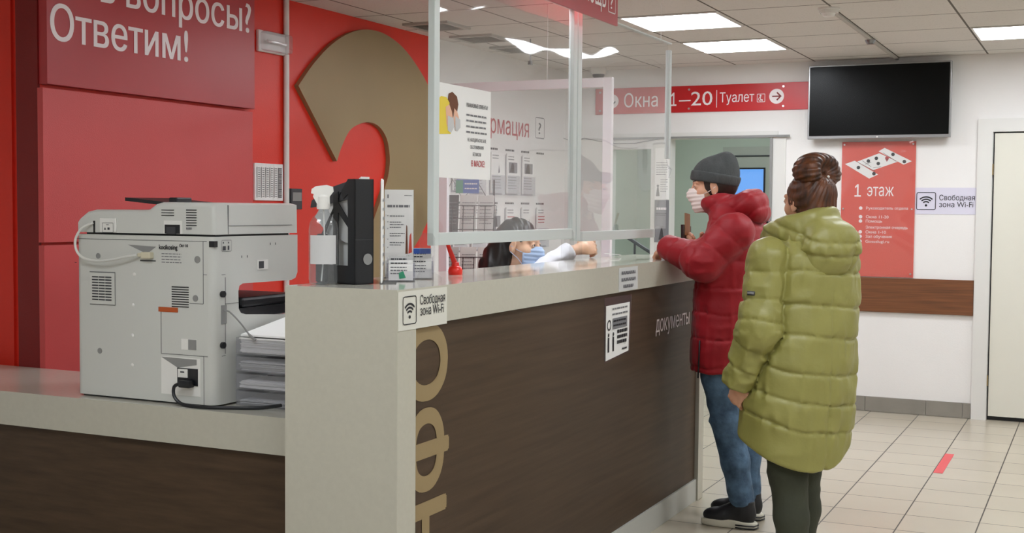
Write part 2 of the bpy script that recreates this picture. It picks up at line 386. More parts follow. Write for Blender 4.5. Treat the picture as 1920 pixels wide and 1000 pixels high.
t = thing('wall_plank', 'brown wood grain bumper board fixed along the white wall below the red floor plan', 'board', (-1.2, YB, .72))
B().box(-1.95, -.803, YB - .022, YB, .722, .968, .002).build('board', 'oak', t)
# ceiling fittings
def ceiling_panel(x0, x1, y0, y1, label, cat='lamp'):
    o = thing('ceiling_light', label, cat, ((x0 + x1) / 2, (y0 + y1) / 2, CZ), 'square ceiling light panels')
    f = B(); e = .012
    f.box(x0 - e, x1 + e, y0 - e, y0, CZ - .008, CZ + .001).box(x0 - e, x1 + e, y1, y1 + e, CZ - .008, CZ + .001).box(x0 - e, x0, y0, y1, CZ - .008, CZ + .001).box(x1, x1 + e, y0, y1, CZ - .008, CZ + .001)
    f.build('frame', 'white', o)
    B().box(x0, x1, y0, y1, CZ - .006, CZ - .001).build('diffuser', 'lamp', o)
    return o
ceiling_panel(-2.50, -1.955, 6.675, 7.225, 'square ceiling light nearer the camera, beside the hanging red sign')
ceiling_panel(-2.50, -1.955, 7.825, 8.375, 'square ceiling light farther back, above the red strip reading 1-20')
ceiling_panel(-.725, -.18, 7.825, 8.375, 'square ceiling light at the right edge, above the television and door')
k = 0
for (x, y) in ((-2.5, 4.37), (-2.5, 1.5), (-.725, 5.52), (-.725, 3.2), (-.725, .9), (-.725, -1.4), (-2.5, -1.4), (1.07, 7.8), (1.07, 5.5), (1.07, 3.2), (1.07, .9), (2.3, -1.4)):
    ceiling_panel(x, x + .545, y + .015, y + .565, 'square ceiling light above the hall outside the picture, %s' % ['over the clerk side', 'over the near desk', 'second in the right row', 'third in the right row', 'fourth in the right row', 'last in the right row', 'behind the camera on the left', 'first in the far right row', 'second in the far right row', 'third in the far right row', 'fourth in the far right row', 'in the right rear corner'][k])
    k += 1
q_ = ceiling_panel(-1.6, -1.05, 10.3, 10.85, 'unseen ceiling light added to brighten the corridor, right of the doorway')  # extra lamp, out of view, added to brighten the green corridor
for c in [q_]: c.location.z += .07; c['group'] = 'corridor lights'
o = ceiling_panel(-3.35, -2.8, 10.3, 10.85, 'ceiling light of the green corridor behind the doorway')
for c in [o] + list(o.children): c.location.z += .07 if c is o else 0
o['group'] = 'corridor lights'
for i, (y, lb) in enumerate(((6.55, 'square air vent in the ceiling by the red wall, partly behind the screen post'), (7.13, 'square air vent in the ceiling, the middle of the row behind the glass'), (7.70, 'square air vent in the ceiling, farthest of the row behind the glass'))):
    v = thing('ceiling_vent', lb, 'vent', (-3.62, y, CZ), 'ceiling air vents')
    f = B(); x0, x1, y0, y1 = -3.77, -3.47, y - .15, y + .15
    for (a, b_, c_, d_) in ((x0, x1, y0, y0 + .03), (x0, x1, y1 - .03, y1), (x0, x0 + .03, y0 + .03, y1 - .03), (x1 - .03, x1, y0 + .03, y1 - .03)): f.box(a, b_, c_, d_, CZ - .014, CZ)
    f.build('frame', 'grille', v)
    s = B()
    for q in range(7): s.obox((x0 + .03, y0 + .045 + q * .032, CZ - .012), X, (0, .8, .6), (0, -.6, .8), .24, .022, .002)
    s.build('slats', 'grille', v); B().box(x0 + .03, x1 - .03, y0 + .03, y1 - .03, CZ - .0015, CZ - .0005).build('cavity', 'black', v)
s = thing('smoke_detector', 'white smoke detector on the ceiling tile at the near end of the conduit', 'smoke detector', (-1.36, 6.79, CZ))
B().lathe([(.0, -.045), (.03, -.045), (.035, -.03), (.05, -.028), (.052, -.012), (.058, -.01), (.058, 0)], (-1.36, 6.79, CZ), 24).build('body', 'white', s, True)
B().lathe([(.045, -.029), (.0455, -.0215)], (-1.36, 6.79, CZ), 24).build('slot', 'black', s)
s = thing('ceiling_conduit', 'white cable duct running along the ceiling towards the television', 'cable duct', (-1.35, 8, CZ))
B().box(-1.365, -1.34, 6.86, 9.18, CZ - .014, CZ, .002).build('duct', 'grille', s)
B().lathe([(0, -.04), (.022, -.038), (.032, -.02), (.034, -.014)], (-1.352, 8.05, CZ), 16).build('spotlight', 'steel', s, True)
s = thing('dome_camera', 'small grey dome camera under the ceiling, seen through the glass near the far wall', 'camera', (-3.55, 9.0, CZ))
B().lathe([(.06, 0), (.06, -.035), (.05, -.05)][::-1], (-3.55, 9.0, CZ), 20).build('base', 'white', s, True)
B().lathe([(0, -.095), (.03, -.085), (.045, -.065), (.047, -.05)], (-3.55, 9.0, CZ), 20).build('dome', 'dgrey', s, True)
s = thing('sprinkler', 'small sprinkler head hanging from the ceiling behind the glass', 'sprinkler', (-3.35, 7.3, CZ))
B().tube([(-3.35, 7.3, CZ), (-3.35, 7.3, CZ - .14)], .004).build('pipe', 'steel', s); B().cyl((-3.35, 7.3, CZ - .165), Z, .016, .025, 12).build('head', 'steel', s)

# ================================================================ red wall: panels, sign, logo
p = thing('wall_panel', 'large plain red panel on the red wall behind the printer', 'panel', (XL, 4.48, 1.2))
B().box(XL, XL + .03, 3.732, 5.10, 1.292, 1.917, .001).build('upper_board', 'pred', p)
B().box(XL, XL + .03, 3.732, 5.10, .2, 1.280, .001).build('lower_board', 'pred', p)
p = thing('wall_sign', 'red sign with the white words above the plain red panel', 'sign', (XL, 4.5, 2.2))
B().box(XL + .0, XL + .045, 3.742, 5.097, 1.932, CZ - .002, .001).build('board', 'sred', p)
xs = XL + .045
b = B(); text(b, 'Ответим!', (xs, 3.748 + .01, 2.112), *LW, .144, .832, bold=.012); b.build('lettering', 'wink', p)
b = B(); text(b, 'вопросы?', (xs, 4.192, 2.305), *LW, .144, .870, bold=.012); text(b, 'Есть', (xs, 3.72, 2.305), *LW, .144, .405, bold=.006); b.build('lettering', 'wink', p)
L = thing('logo', 'huge flat gold hooked emblem on the red wall behind the folders', 'logo', (XL, 6.3, 1.8))
pts = [(5.496, 2.085), (5.637, 2.216), (5.81, 2.34), (5.989, 2.425), (6.177, 2.47), (6.375, 2.469), (6.582, 2.415), (6.764, 2.316), (6.9, 2.21), (6.963, 2.111), (7.02, 1.955), (7.043, 1.786), (7.017, 1.614), (6.925, 1.398), (6.847, 1.304), (6.773, 1.232), (6.541, 1.067), (6.296, 0.951), (6.063, 1.102), (6.234, 1.346), (6.381, 1.568), (6.425, 1.668), (6.43, 1.757), (6.396, 1.854), (6.311, 1.919), (6.197, 1.938), (6.083, 1.917), (5.991, 1.875), (5.915, 1.787), (5.864, 1.699)]
def smooth_closed(P, sharp, sub=4):
    out = []; n = len(P)
    for i in range(n):
        p0, p1, p2, p3 = P[i - 1], P[i], P[(i + 1) % n], P[(i + 2) % n]
        if i in sharp: p0 = (2 * p1[0] - p2[0], 2 * p1[1] - p2[1])
        if (i + 1) % n in sharp: p3 = (2 * p2[0] - p1[0], 2 * p2[1] - p1[1])
        for k in range(sub):
            t = k / sub
            out.append(tuple(.5 * (2 * p1[a] + (p2[a] - p0[a]) * t + (2 * p0[a] - 5 * p1[a] + 4 * p2[a] - p3[a]) * t * t + (3 * p1[a] - p0[a] - 3 * p2[a] + p3[a]) * t ** 3) for a in (0, 1)))
    return out
B().prism(smooth_closed(pts, (0, 17, 18, 29)), (XL, 0, 0), Y, Z, X, .028).build('emblem', 'gold', L)
e = thing('emergency_light', 'white oblong emergency light on the red wall beside the pipe', 'lamp', (XL, 5.33, 2.29))
B().box(XL, XL + .02, 5.165, 5.410, 2.230, 2.340, .006).build('base', 'white', e)
B().box(XL + .018, XL + .065, 5.172, 5.403, 2.235, 2.335, .015).build('cover', 'clearp', e, True)
B().tube([(XL + .04, 5.21, 2.285), (XL + .04, 5.37, 2.285)], .008).build('tube', 'white', e)
e = thing('wall_pipe', 'thin white vertical cable pipe on the red wall', 'pipe', (XL, 5.44, 1))
B().tube([(XL + .016, 5.405, .0), (XL + .016, 5.405, CZ)], .015, 12).build('pipe', 'white', e, True)
e = thing('wall_chart', 'small white wall chart of vertical rows beside the pipe, above the printer', 'chart', (XL, 5.31, 1.57))
B().box(XL, XL + .012, 5.140, 5.380, 1.475, 1.665, .001).build('board', 'paper', e)
b = B()
for q in range(6): rect(b, (XL + .012, 5.155 + q * .036, 1.49), *LW, .004, .155)
for q in range(26): rect(b, (XL + .012, 5.340, 1.49 + q * .006), *LW, .028, .0035)
b.build('markings', 'ink', e); b = B()
for q in range(5):
    for r in range(14): rect(b, (XL + .012, 5.165 + q * .036, 1.495 + r * .011), *LW, .018, .004)
b.build('print', 'gink', e)
e = thing('wall_thermostat', 'small dark box on the red wall just right of the pipe above the printer', 'device', (XL, 5.53, 1.48))
B().box(XL, XL + .03, 5.430, 5.53, 1.43, 1.54, .004).build('body', 'dgrey', e); B().box(XL + .03, XL + .032, 5.44, 5.52, 1.475, 1.52).build('display', 'grey', e)

# ================================================================ information wall
t = thing('information_sign', 'red lettering with a boxed question mark on the white left wall behind the glass', 'sign', (XL, 8, 2))
b = B(); text(b, 'Информация', (XL, 7.36, 1.972), *LW, .132, 1.12, bold=.004); b.build('lettering', 'rink', t)
b = B(); rrect_frame(b, (XL, 8.60, 1.975), *LW, .165, .16, .006, .015); text(b, '?', (XL, 8.655, 2.01), *LW, .085, .05); b.build('question_mark', 'ink', t)
def holder(y, z0, h, w_, kind, label):
    t = thing('leaflet_holder', label, 'leaflet holder', (XL, y, z0), 'clear leaflet holders on the white wall')
    B().box(XL + .001, XL + .004, y, y + w_, z0 - .01, z0 + h * .97).box(XL + .024, XL + .027, y, y + w_, z0 - .01, z0 + h * .45).box(XL + .001, XL + .027, y, y + w_, z0 - .014, z0 - .01).build('pocket', 'clearp', t)
    B().box(XL + .006, XL + .016, y + .006, y + w_ - .006, z0, z0 + h).build('leaflets', 'paper', t)
    b = B(); x = XL + .016
    bars(b, (x, y + .02, z0 + h * .92), *LW, w_ * .5, 2, .02, .007, int(y * 100))
    bars(b, (x, y + .02, z0 + h * .40), *LW, w_ * .7, 5, .020, .005, int(y * 90) + 1)
    b.build('print', 'gink', t); b = B()
    if kind == 1:
        rect(b, (x, y + w_ * .15, z0 + h * .52), *LW, w_ * .7, h * .27); b.build('photo', 'gink', t)
        b = B(); disc(b, (x + .001, y + w_ * .45, z0 + h * .68), *LW, w_ * .13); poly(b, [(0, 0), (.08, 0), (.07, .05), (.02, .05)], (x + .001, y + w_ * .22, z0 + h * .53), *LW); b.build('figure', 'ink', t)
    elif kind == 2:
        rect(b, (x, y + w_ * .5, z0 + h * .5), *LW, w_ * .32, h * .5); b.build('label', 'coral', t)
    elif kind == 3:
        bars(b, (x, y + .02, z0 + h * .75), *LW, w_ * .6, 3, .022, .008, 5); b.build('heading', 'rink', t)
    else:
        poly(b, [(0, 0), (.03, .005), (.012, .06)], (x, y + w_ * .55, z0 + h * .5), *LW); b.build('drawing', 'gink', t)
pos = ['first from the post', 'second from the post', 'third from the post', 'fourth from the post', 'fifth from the post']
for i, (y, z0, h, k) in enumerate(((7.255, 1.56, .21, 2), (7.52, 1.55, .20, 4), (7.82, 1.55, .285, 4), (8.075, 1.55, .285, 1), (8.345, 1.55, .285, 1))):
    holder(y, z0, h, .205, k, 'leaflet holder in the upper row of the white wall, ' + pos[i])
for i, (y, k) in enumerate(((7.26, 4), (7.53, 4), (7.80, 1), (8.07, 3), (8.34, 4), (8.61, 3))):
    holder(y, 1.16, .29, .205, k, 'leaflet holder in the lower row of the white wall, ' + (pos + ['sixth from the post'])[i])
for z in (1.845, 1.462):
    t = thing('holder_captions', 'line of small black captions above the %s row of leaflet holders' % ('upper' if z > 1.6 else 'lower'), 'caption', (XL, 8, z))
    b = B()
    for q in range(6): bars(b, (XL, 7.27 + q * .27, z + .01), *LW, .15, 1, .02, .014, q + int(z * 10), short=0)
    b.build('print', 'ink', t)
# floor standing wire rack with newspapers, behind the counter
rk = thing('magazine_rack', 'black wire rack full of leaflets standing behind the counter at the white post', 'rack', (-3.45, 6.9, 0))
b = B(); ux = Vector((.42, .30, 0)).normalized(); un = Vector((.58, -.82, 0)).normalized(); o0 = Vector((-3.72, 6.78, 0))
for q in (0, .34): b.tube([o0 + ux * q, o0 + ux * q + Vector((0, 0, 1.62))], .006)
for z in (.3, .62, .94, 1.26):
    for f in (.05, .12, .2): b.tube([o0 + un * (.02 + f * .3) + Vector((0, 0, z + f)), o0 + ux * .34 + un * (.02 + f * .3) + Vector((0, 0, z + f))], .003, 5)
    for q in range(6): b.tube([o0 + ux * (q * .068) + un * .0 + Vector((0, 0, z)), o0 + ux * (q * .068) + un * .05 + Vector((0, 0, z)), o0 + ux * (q * .068) + un * .085 + Vector((0, 0, z + .2))], .003, 5)
b.tube([o0 + ux * .02 + Vector((0, 0, 1.5)), o0 + ux * .08 + Vector((0, 0, 1.62)), o0 + ux * .14 + Vector((0, 0, 1.5)), o0 + ux * .24 + Vector((0, 0, 1.6)), o0 + ux * .33 + Vector((0, 0, 1.45))], .003, 5)
b.box(o0.x - .05, o0.x + .36, o0.y - .14, o0.y + .2, 0, .015); b.build('wire_frame', 'wire', rk)
for z in (.33, .65, .97, 1.29):
    for q, m in ((.01, 'paper2' if z < 1.2 else 'dgrey'), (.12, 'paper'), (.23, 'paper')):
        l = thing('leaflet_stack', '%s leaflets in the wire rack, %s tier, %s' % ({'paper': 'white', 'paper2': 'grey', 'dgrey': 'dark'}[m], {.33: 'lowest', .65: 'second', .97: 'third', 1.29: 'top'}[z], {.01: 'left column', .12: 'middle column', .23: 'right column'}[q]), 'leaflets', tuple(o0 + Vector((0, 0, z))), 'leaflets in the wire rack')
        b = B(); b.obox(o0 + ux * q + un * .012 + Vector((0, 0, z)), ux, (un * .25 + Vector((0, 0, .97))).normalized(), un, .10, .24, .012); b.build('sheets', m, l)
        b = B(); bars(b, o0 + ux * (q + .01) + un * .030 + (un * .25 + Vector((0, 0, .97))).normalized() * .19 + Vector((0, 0, z)), ux, (un * .25 + Vector((0, 0, .97))).normalized(), un, .08, 7, .022, .005, int(z * 50 + q * 10), lift=.004); b.build('print', 'gink', l)
t = thing('blue_header_card', 'small blue and green header card on top of the wire rack', 'card', tuple(o0 + Vector((0, 0, 1.5))))
b = B(); b.obox(o0 + ux * .10 + un * .03 + Vector((0, 0, 1.535)), ux, Z, un, .14, .085, .004); b.build('card', 'blue', t)
b = B(); b.obox(o0 + ux * .095 + un * .035 + Vector((0, 0, 1.535)), ux, Z, un, .045, .08, .003); b.build('corner', 'green_i', t)
b = B(); bars(b, o0 + ux * .15 + un * .034 + Vector((0, 0, 1.59)), ux, Z, un, .08, 2, .03, .008, 3, lift=.002); b.build('print', 'wink', t)

# ================================================================ back wall signs
t = thing('direction_sign', 'long red direction strip with white words and arrows high on the white back wall', 'sign', (-2.7, YB, 2.28))
B().box(-3.64, -1.93, YB - .012, YB, 2.185, 2.385, .001).build('board', 'red_strip', t)
y = YB - .012
b = B()
text(b, 'Окна', (-3.40, y, 2.235), *BW, .105, .275, bold=.003); text(b, '1', (-3.02, y, 2.235), *BW, .105, .045, bold=.003); text(b, '–20', (-2.955, y, 2.235), *BW, .105, .262, bold=.003)
text(b, 'Туалет', (-2.635, y, 2.252), *BW, .072, .262, bold=.003); rect(b, (-2.662, y, 2.215), *BW, .005, .13)
rrect_frame(b, (-2.352, y, 2.245), *BW, .062, .062, .004, .006)
disc(b, (-2.325, y, 2.293), *BW, .007); arc_band(b, (-2.325, y, 2.268), *BW, .012, .016, 100, 350); rect(b, (-2.328, y, 2.262), *BW, .005, .028); rect(b, (-2.328, y, 2.262), *BW, .018, .004); rect(b, (-2.312, y, 2.252), *BW, .004, .013)
b.build('lettering', 'wink', t)
for cx, ang in ((-2.205, 0), (-3.50, -math.pi / 2)):
    b = B(); disc(b, (cx, y, 2.285), *BW, .055, seg=32); dd = b.build('arrow_disc', 'wink', t)
    ca, sa = math.cos(ang), math.sin(ang); U = (ca, 0, sa); V = (-sa, 0, ca)
    b = B(); poly(b, [(-.033, -.005), (.018, -.005), (-.002, -.025), (.006, -.032), (.038, 0), (.006, .032), (-.002, .025), (.018, .005), (-.033, .005)], (cx, y, 2.285), U, V, nY, lift=.003); b.build('arrow', 'ink' if ang else 'dred', dd)
b = B()
for cx in (-2.155, -2.875, -3.6):
    for z in (2.212, 2.356): b.cyl((cx, y, z), nY, .008, .006, 12)
b.build('standoffs', 'alu', t)
t = thing('television', 'wall mounted television with black switched-off screen and thin silver bezel', 'television', (-1.475, YB, 2.22))
B().box(-1.955, -.972, YB - .10, YB - .06, 1.959, 2.487, .004).build('housing', 'tv', t)
B().box(-1.943, -.984, YB - .103, YB - .099, 1.982, 2.476).build('screen', 'gblack', t)
B().box(-1.7, -1.25, YB - .06, YB, 2.08, 2.38).build('wall_bracket', 'dgrey', t)
B().cyl((-1.463, YB - .1035, 1.970), nY, .006, .003, 12).build('indicator', 'white', t)
t = thing('floor_plan_board', 'coral red floor plan board behind clear acrylic under the television', 'board', (-1.46, YB, 1.45))
B().box(-1.722, -1.21, YB - .008, YB, .974, 1.94).build('board', 'coral', t)
y = YB - .008
b = B()
sc = lambda px, py: (-1.722 + (px - 60) / 500 * .512, 1.94 - (py - 35) / 930 * .96)
def pl(b, pp, lift=.001): poly(b, [sc(*q) for q in pp], (0, y, 0), X, Z, nY, lift)
pl(b, [(82, 188), (148, 165), (310, 262), (250, 290)]); pl(b, [(165, 172), (315, 115), (440, 175), (275, 232)], .0012); pl(b, [(310, 102), (350, 78), (535, 172), (480, 195)], .0014)
b.build('plan', 'paper', t)
b = B()
for q in ((175, 213), (282, 256), (242, 168), (296, 150), (310, 186), (408, 124), (485, 174)): disc(b, (sc(*q)[0], y, sc(*q)[1]), *BW, .0125, lift=.002, seg=16)
for a, c in (((162, 172), (290, 240)), ((200, 165), (262, 208)), ((340, 112), (430, 172)), ((275, 215), (330, 208)), ((220, 190), (262, 178))):
    a, c = sc(*a), sc(*c); dx, dz = c[0] - a[0], c[1] - a[1]; ll = math.hypot(dx, dz); nx, nz = -dz / ll * .0012, dx / ll * .0012
    poly(b, [(a[0] + nx, a[1] + nz), (a[0] - nx, a[1] - nz), (c[0] - nx, c[1] - nz), (c[0] + nx, c[1] + nz)], (0, y, 0), X, Z, nY, .0018)
b.build('room_marks', 'ink', t)
b = B(); cx, cz = sc(368, 150); disc(b, (cx, y, cz), *BW, .013, lift=.0022); poly(b, [(-.011, -.004), (.011, -.004), (0, -.026)], (cx, y, cz), X, Z, nY, .0022); b.build('pin', 'rink', t)
b = B(); text(b, '1', (-1.628, y, 1.547), *BW, .092, .045, bold=.002); text(b, 'этаж', (-1.540, y, 1.552), *BW, .085, .185, bold=.002)
for s_, z, x1 in (('Руководитель отдела', 1.455, -1.255), ('Окна 11-20', 1.393, -1.387), ('Помощь', 1.362, -1.431), ('Электронная очередь', 1.318, -1.254), ('Окна 1-10', 1.284, -1.403), ('Зал обучения', 1.252, -1.362), ('Gosuslugi.ru', 1.217, -1.380)):
    text(b, s_, (-1.544, y, z), *BW, .020, x1 + 1.544, bold=.002)
    if s_[0] != 'Э': disc(b, (-1.582, y, z + .010), *BW, .0125, seg=16)
b.build('lettering', 'wink', t)
B().box(-1.722, -1.21, YB - .016, YB - .013, .974, 1.94).build('acrylic_cover', 'acr', t)
b = B()
for x in (-1.705, -1.228):
    for z in (1.46, 1.0, 1.92): b.cyl((x, YB - .008, z), nY, .006, .012, 12)
b.build('standoffs', 'alu', t)
t = thing('wifi_sign', 'pale lilac free wireless notice on the back wall between the floor plan and the door', 'sign', (-1.0, YB, 1.5))
B().box(-1.207, -.803, YB - .003, YB, 1.425, 1.612).build('sheet', mat('lilac_sheet', 'd6d3e2', .5), t)
y = YB - .003; b = B(); rrect_frame(b, (-1.200, y, 1.455), *BW, .132, .125, .005, .014); wifi(b, (-1.134, y, 1.513), *BW, .092)
text(b, 'Свободная', (-1.046, y, 1.524), *BW, .037, .235, bold=.002); text(b, 'зона Wi-Fi', (-1.046, y, 1.476), *BW, .037, .225, bold=.002); b.build('print', 'ink', t)
for (z0, z1, m, lb) in ((1.52, 1.915, 'paper', 'white printed notice on the door frame, above the dark poster'), (1.19, 1.515, 'gink', 'dark grey poster on the door frame below the white notice')):
    t = thing('notice', lb, 'poster', (-3.06, YB, z0)); yy = YB - .024
    B().box(-3.135, -3.02, yy, YB - .020, z0, z1).build('sheet', m, t)
    b = B()
    if m == 'paper':
        bars(b, (-3.125, yy, 1.80), *BW, .09, 6, .018, .004, 3); bars(b, (-3.09, yy, 1.67), *BW, .06, 6, .018, .004, 4); disc(b, (-3.11, yy, 1.625), *BW, .009); poly(b, [(0, 0), (.03, 0), (.02, .07), (.01, .07)], (-3.125, yy, 1.545), X, Z, nY)
        b.build('print', 'gink', t)
    else:
        bars(b, (-3.12, yy, 1.44), *BW, .08, 1, .02, .018, 1); b.build('heading', 'wink', t)
        b = B(); bars(b, (-3.12, yy, 1.41), *BW, .08, 2, .014, .006, 1); poly(b, [(0, 0), (.02, .09), (.03, .09), (.045, 0)], (-3.10, yy, 1.21), X, Z, nY); b.build('print', 'ink', t)
t = thing('hanging_cable', 'thin grey cable sagging across the far white wall behind the glass', 'cable', (-3.4, YB, 1.93))
P = [(-3.9 + .02, 9.10, 2.00), (-3.80, 9.12, 1.97), (-3.72, 9.14, 2.0), (-3.6, 9.15, 1.975), (-3.45, 9.15, 1.955), (-3.3, 9.15, 1.955), (-3.1, 9.15, 1.985), (-3.03, 9.15, 1.985)]
B().tube(P, .003, 6).build('cable', 'grey', t)
tag(B().box(-.815, -.765, 7.17, 7.77, .0005, .0015).build('floor_tape', 'tape'), 'strip of red tape stuck on the floor tiles at the right', 'tape')
# ================================================================ counter
ZT = 1.215; XF = -1.785
ct = thing('reception_counter', 'long white and dark wood reception counter with gold letters, people standing at its far end', 'counter', (-2, 4.5, 0))
B().box(-2.168, XF, 3.01, 6.01, 1.105, ZT - .0006).build('counter_edge', 'lamin', ct)
B().box(-2.168, XF, 3.0101, 6.01, ZT - .0005, ZT).build('counter_top', 'lamgl', ct)
B().box(-2.168, XF, 3.01, 3.115, 0, 1.105).build('end_panel', 'lamin', ct)
B().box(-2.175, XF, 5.93, 6.01, 0, 1.1045, .0015).build('end_panel', 'lamin', ct)
B().box(-1.83, XF - .018, 3.1151, 5.925, .10, 1.104).build('front_panel', 'wood', ct)
B().box(-1.83, XF - .008, 3.1151, 5.927, 0, .108, .001).build('skirting', 'skirt', ct)
b = B(); text(b, 'ИНФО', (XF - .018, 3.325, .13), Z, nY, X, .225, .965, bold=.030); b.build('gold_lettering', 'gold', ct)
b = B(); text(b, 'документы', (XF - .018, 5.302, .893), *LW, .075, .50, bold=.002); b.build('white_lettering', 'wink', ct)
t = thing('wifi_notice', 'pale free wireless notice stuck on the near corner of the counter front', 'sign', (XF, 3.15, 1.16))
B().box(XF, XF + .002, 3.012, 3.298, 1.098, 1.209).build('sheet', mat('pale_sheet', 'd9d8cd', .4), t)
x = XF + .002; b = B(); rrect_frame(b, (x, 3.034, 1.113), *LW, .078, .082, .003, .01); wifi(b, (x, 3.073, 1.151), *LW, .058)
text(b, 'Свободная', (x, 3.133, 1.166), *LW, .027, .150, bold=.002); text(b, 'зона Wi-Fi', (x, 3.133, 1.134), *LW, .027, .143, bold=.002); b.build('print', 'ink', t)
t = thing('small_notice', 'small greyish printed notice taped on the white counter edge near the woman in red', 'notice', (XF, 4.9, 1.15))
B().box(XF, XF + .002, 4.775, 5.0, 1.108, 1.205).build('sheet', 'paper2', t)
x = XF + .002; b = B()
for k, (s_, w_, o_) in enumerate((('НЕ ОБЛОКА', .17, .025), ('ЧИВАЙТЕСЬ', .17, .025), ('НА СТОЙКУ', .12, .05))): bars(b, (x, 4.775 + o_, 1.180 - k * .028), *LW, w_, 1, .02, .010, 30 + k, short=0); bars(b, (x, 4.775 + o_, 1.176 - k * .028), *LW, w_, 1, .02, .006, 60 + k, short=0)
b.build('print', 'gink', t)
t = thing('safety_notice', 'printed sheet in a clear sleeve taped on the dark wood counter front', 'notice', (XF, 4.8, .95))
xx = XF - .018
B().prism([(4.665, .825), (4.955, .845), (4.975, 1.085), (4.66, 1.09)], (xx, 0, 0), Y, Z, X, .003).build('sleeve', 'clearp', t)
B().prism([(4.675, .832), (4.940, .850), (4.95, 1.055), (4.675, 1.055)], (xx + .003, 0, 0), Y, Z, X, .001).build('sheet', 'paper', t)
x = xx + .0045; b = B()
bars(b, (x, 4.74, 1.035), *LW, .18, 2, .022, .007, 9); rect(b, (x, 4.745, .955), *LW, .17, .045)
b.build('print_block', 'gink', t); b = B()
bars(b, (x, 4.75, .985), *LW, .15, 2, .018, .007, 19, lift=.003); bars(b, (x, 4.80, .935), *LW, .12, 3, .022, .014, 21); disc(b, (x, 4.705, .975), *LW, .022, inner=.016)
for q in (4.70, 4.755): disc(b, (x, q, .935), *LW, .008); rect(b, (x, q - .008, .865), *LW, .016, .06)
bars(b, (x, 4.86, .862), *LW, .06, 1, .02, .007, 2); b.build('print', 'ink', t)

# ================================================================ low desk
dk = thing('side_desk', 'low white topped dark wood desk on which the printer stands', 'desk', (-3.2, 3.5, 0))
B().box(-4.59, -2.17, 3.21, 3.73, .66, .7794).build('desk_edge', 'lamin', dk)
B().box(-4.59, -2.17, 3.2101, 3.73, .7795, .78).build('desk_top', 'lamgl', dk)
B().box(-4.59, -2.177, 3.23, 3.26, 0, .66).build('front_panel', 'wood', dk)
B().box(-2.30, -2.20, 3.262, 3.70, 0, .66).build('leg', 'lamin', dk); B().box(-4.55, -4.45, 3.262, 3.70, 0, .66).build('leg', 'lamin', dk)

# ================================================================ printer
ZD = .78; yp = 3.263
pr = thing('office_printer', 'large off-white office printer seen from behind with cables, on the low desk', 'printer', (-2.93, 3.5, ZD))
def bev_prism(name, prof, u, v, n, o, th, sel, amt, m, parent, seg=4):
    bm = bmesh.new(); u, v, n, o = map(Vector, (u, v, n, o))
    va = [bm.verts.new(o + u * p[0] + v * p[1]) for p in prof]; vb = [bm.verts.new(q.co + n * th) for q in va]
    bm.faces.new(va[::-1]); bm.faces.new(vb); k = len(prof)
    for i in range(k): bm.faces.new((va[i], va[(i + 1) % k], vb[(i + 1) % k], vb[i]))
    bmesh.ops.recalc_face_normals(bm, faces=bm.faces[:])
    bm.edges.ensure_lookup_table(); es = [e for e in bm.edges if sel(e.verts[0].co, e.verts[1].co)]
    bmesh.ops.bevel(bm, geom=es, offset=amt, segments=seg, affect='EDGES', profile=.5)
    bmesh.ops.triangulate(bm, faces=[f for f in bm.faces if len(f.verts) > 4])
    bm.verts.index_update(); b = B().add([q.co for q in bm.verts], [[q.index for q in f.verts] for f in bm.faces]); bm.free()
    return b.build(name, m, parent, smooth=True)
X0, X1 = -3.24, -2.63
body = bev_prism('body', [(3.263, .787), (3.75, .787), (3.75, 1.055), (3.43, 1.078), (3.40, 1.085), (3.388, 1.10), (3.386, 1.16), (3.392, 1.178), (3.41, 1.185), (3.69, 1.183), (3.715, 1.19), (3.727, 1.21), (3.727, 1.345), (3.263, 1.345)], Y, Z, X, (X0, 0, 0), X1 - X0,
                 lambda a, c: abs(a.y - 3.263) < 1e-4 and abs(c.y - 3.263) < 1e-4 and abs(a.x - c.x) < 1e-4, .032, 'pwhite', pr)
lid = bev_prism('scanner_lid', [(-3.228, 1.352), (-3.228, 1.385), (-3.215, 1.407), (-3.19, 1.424), (-3.155, 1.431), (-2.94, 1.430), (-2.915, 1.434), (-2.885, 1.452), (-2.86, 1.458), (-2.66, 1.458), (-2.634, 1.452), (-2.632, 1.352)], X, Z, Y, (0, 3.268, 0), .459,
                lambda a, c: (abs(a.x + 2.632) < .004 and abs(c.x + 2.632) < .004 and abs(a.y - c.y) < 1e-4 and a.y < 3.3) or (abs(a.y - 3.268) < 1e-4 and abs(c.y - 3.268) < 1e-4 and min(a.z, c.z) > 1.40), .016, 'pwhite', pr)
B().box(-3.21, -2.65, 3.29, 3.70, 1.344, 1.353).build('hinge_gap', 'black', pr)
B().box(-3.22, -2.66, 3.28, 3.73, .780, .788).build('feet', 'black', pr)
B().box(-3.235, -2.640, 3.392, 3.72, 1.066, 1.10).box(-3.0, -2.64, 3.42, 3.74, 1.10, 1.135, .01).build('output_tray', 'black', pr)
B().add([(-3.10, 3.36, 1.462), (-2.84, 3.36, 1.440), (-2.84, 3.62, 1.440), (-3.10, 3.62, 1.462), (-3.10, 3.36, 1.474), (-2.84, 3.36, 1.452), (-2.84, 3.62, 1.452), (-3.10, 3.62, 1.474)], [(0, 3, 2, 1), (4, 5, 6, 7), (0, 1, 5, 4), (1, 2, 6, 5), (2, 3, 7, 6), (3, 0, 4, 7)]).box(-2.905, -2.87, 3.36, 3.44, 1.452, 1.475, .004).build('document_tray', 'black', pr)
def pl_(x0, x1, z0, z1, name, m, parent=pr, t=.003, y=None, bev=0):
    y = yp if y is None else y
    return B().box(x0, x1, y - t, y + .0005, z0, z1, bev).build(name, m, parent)
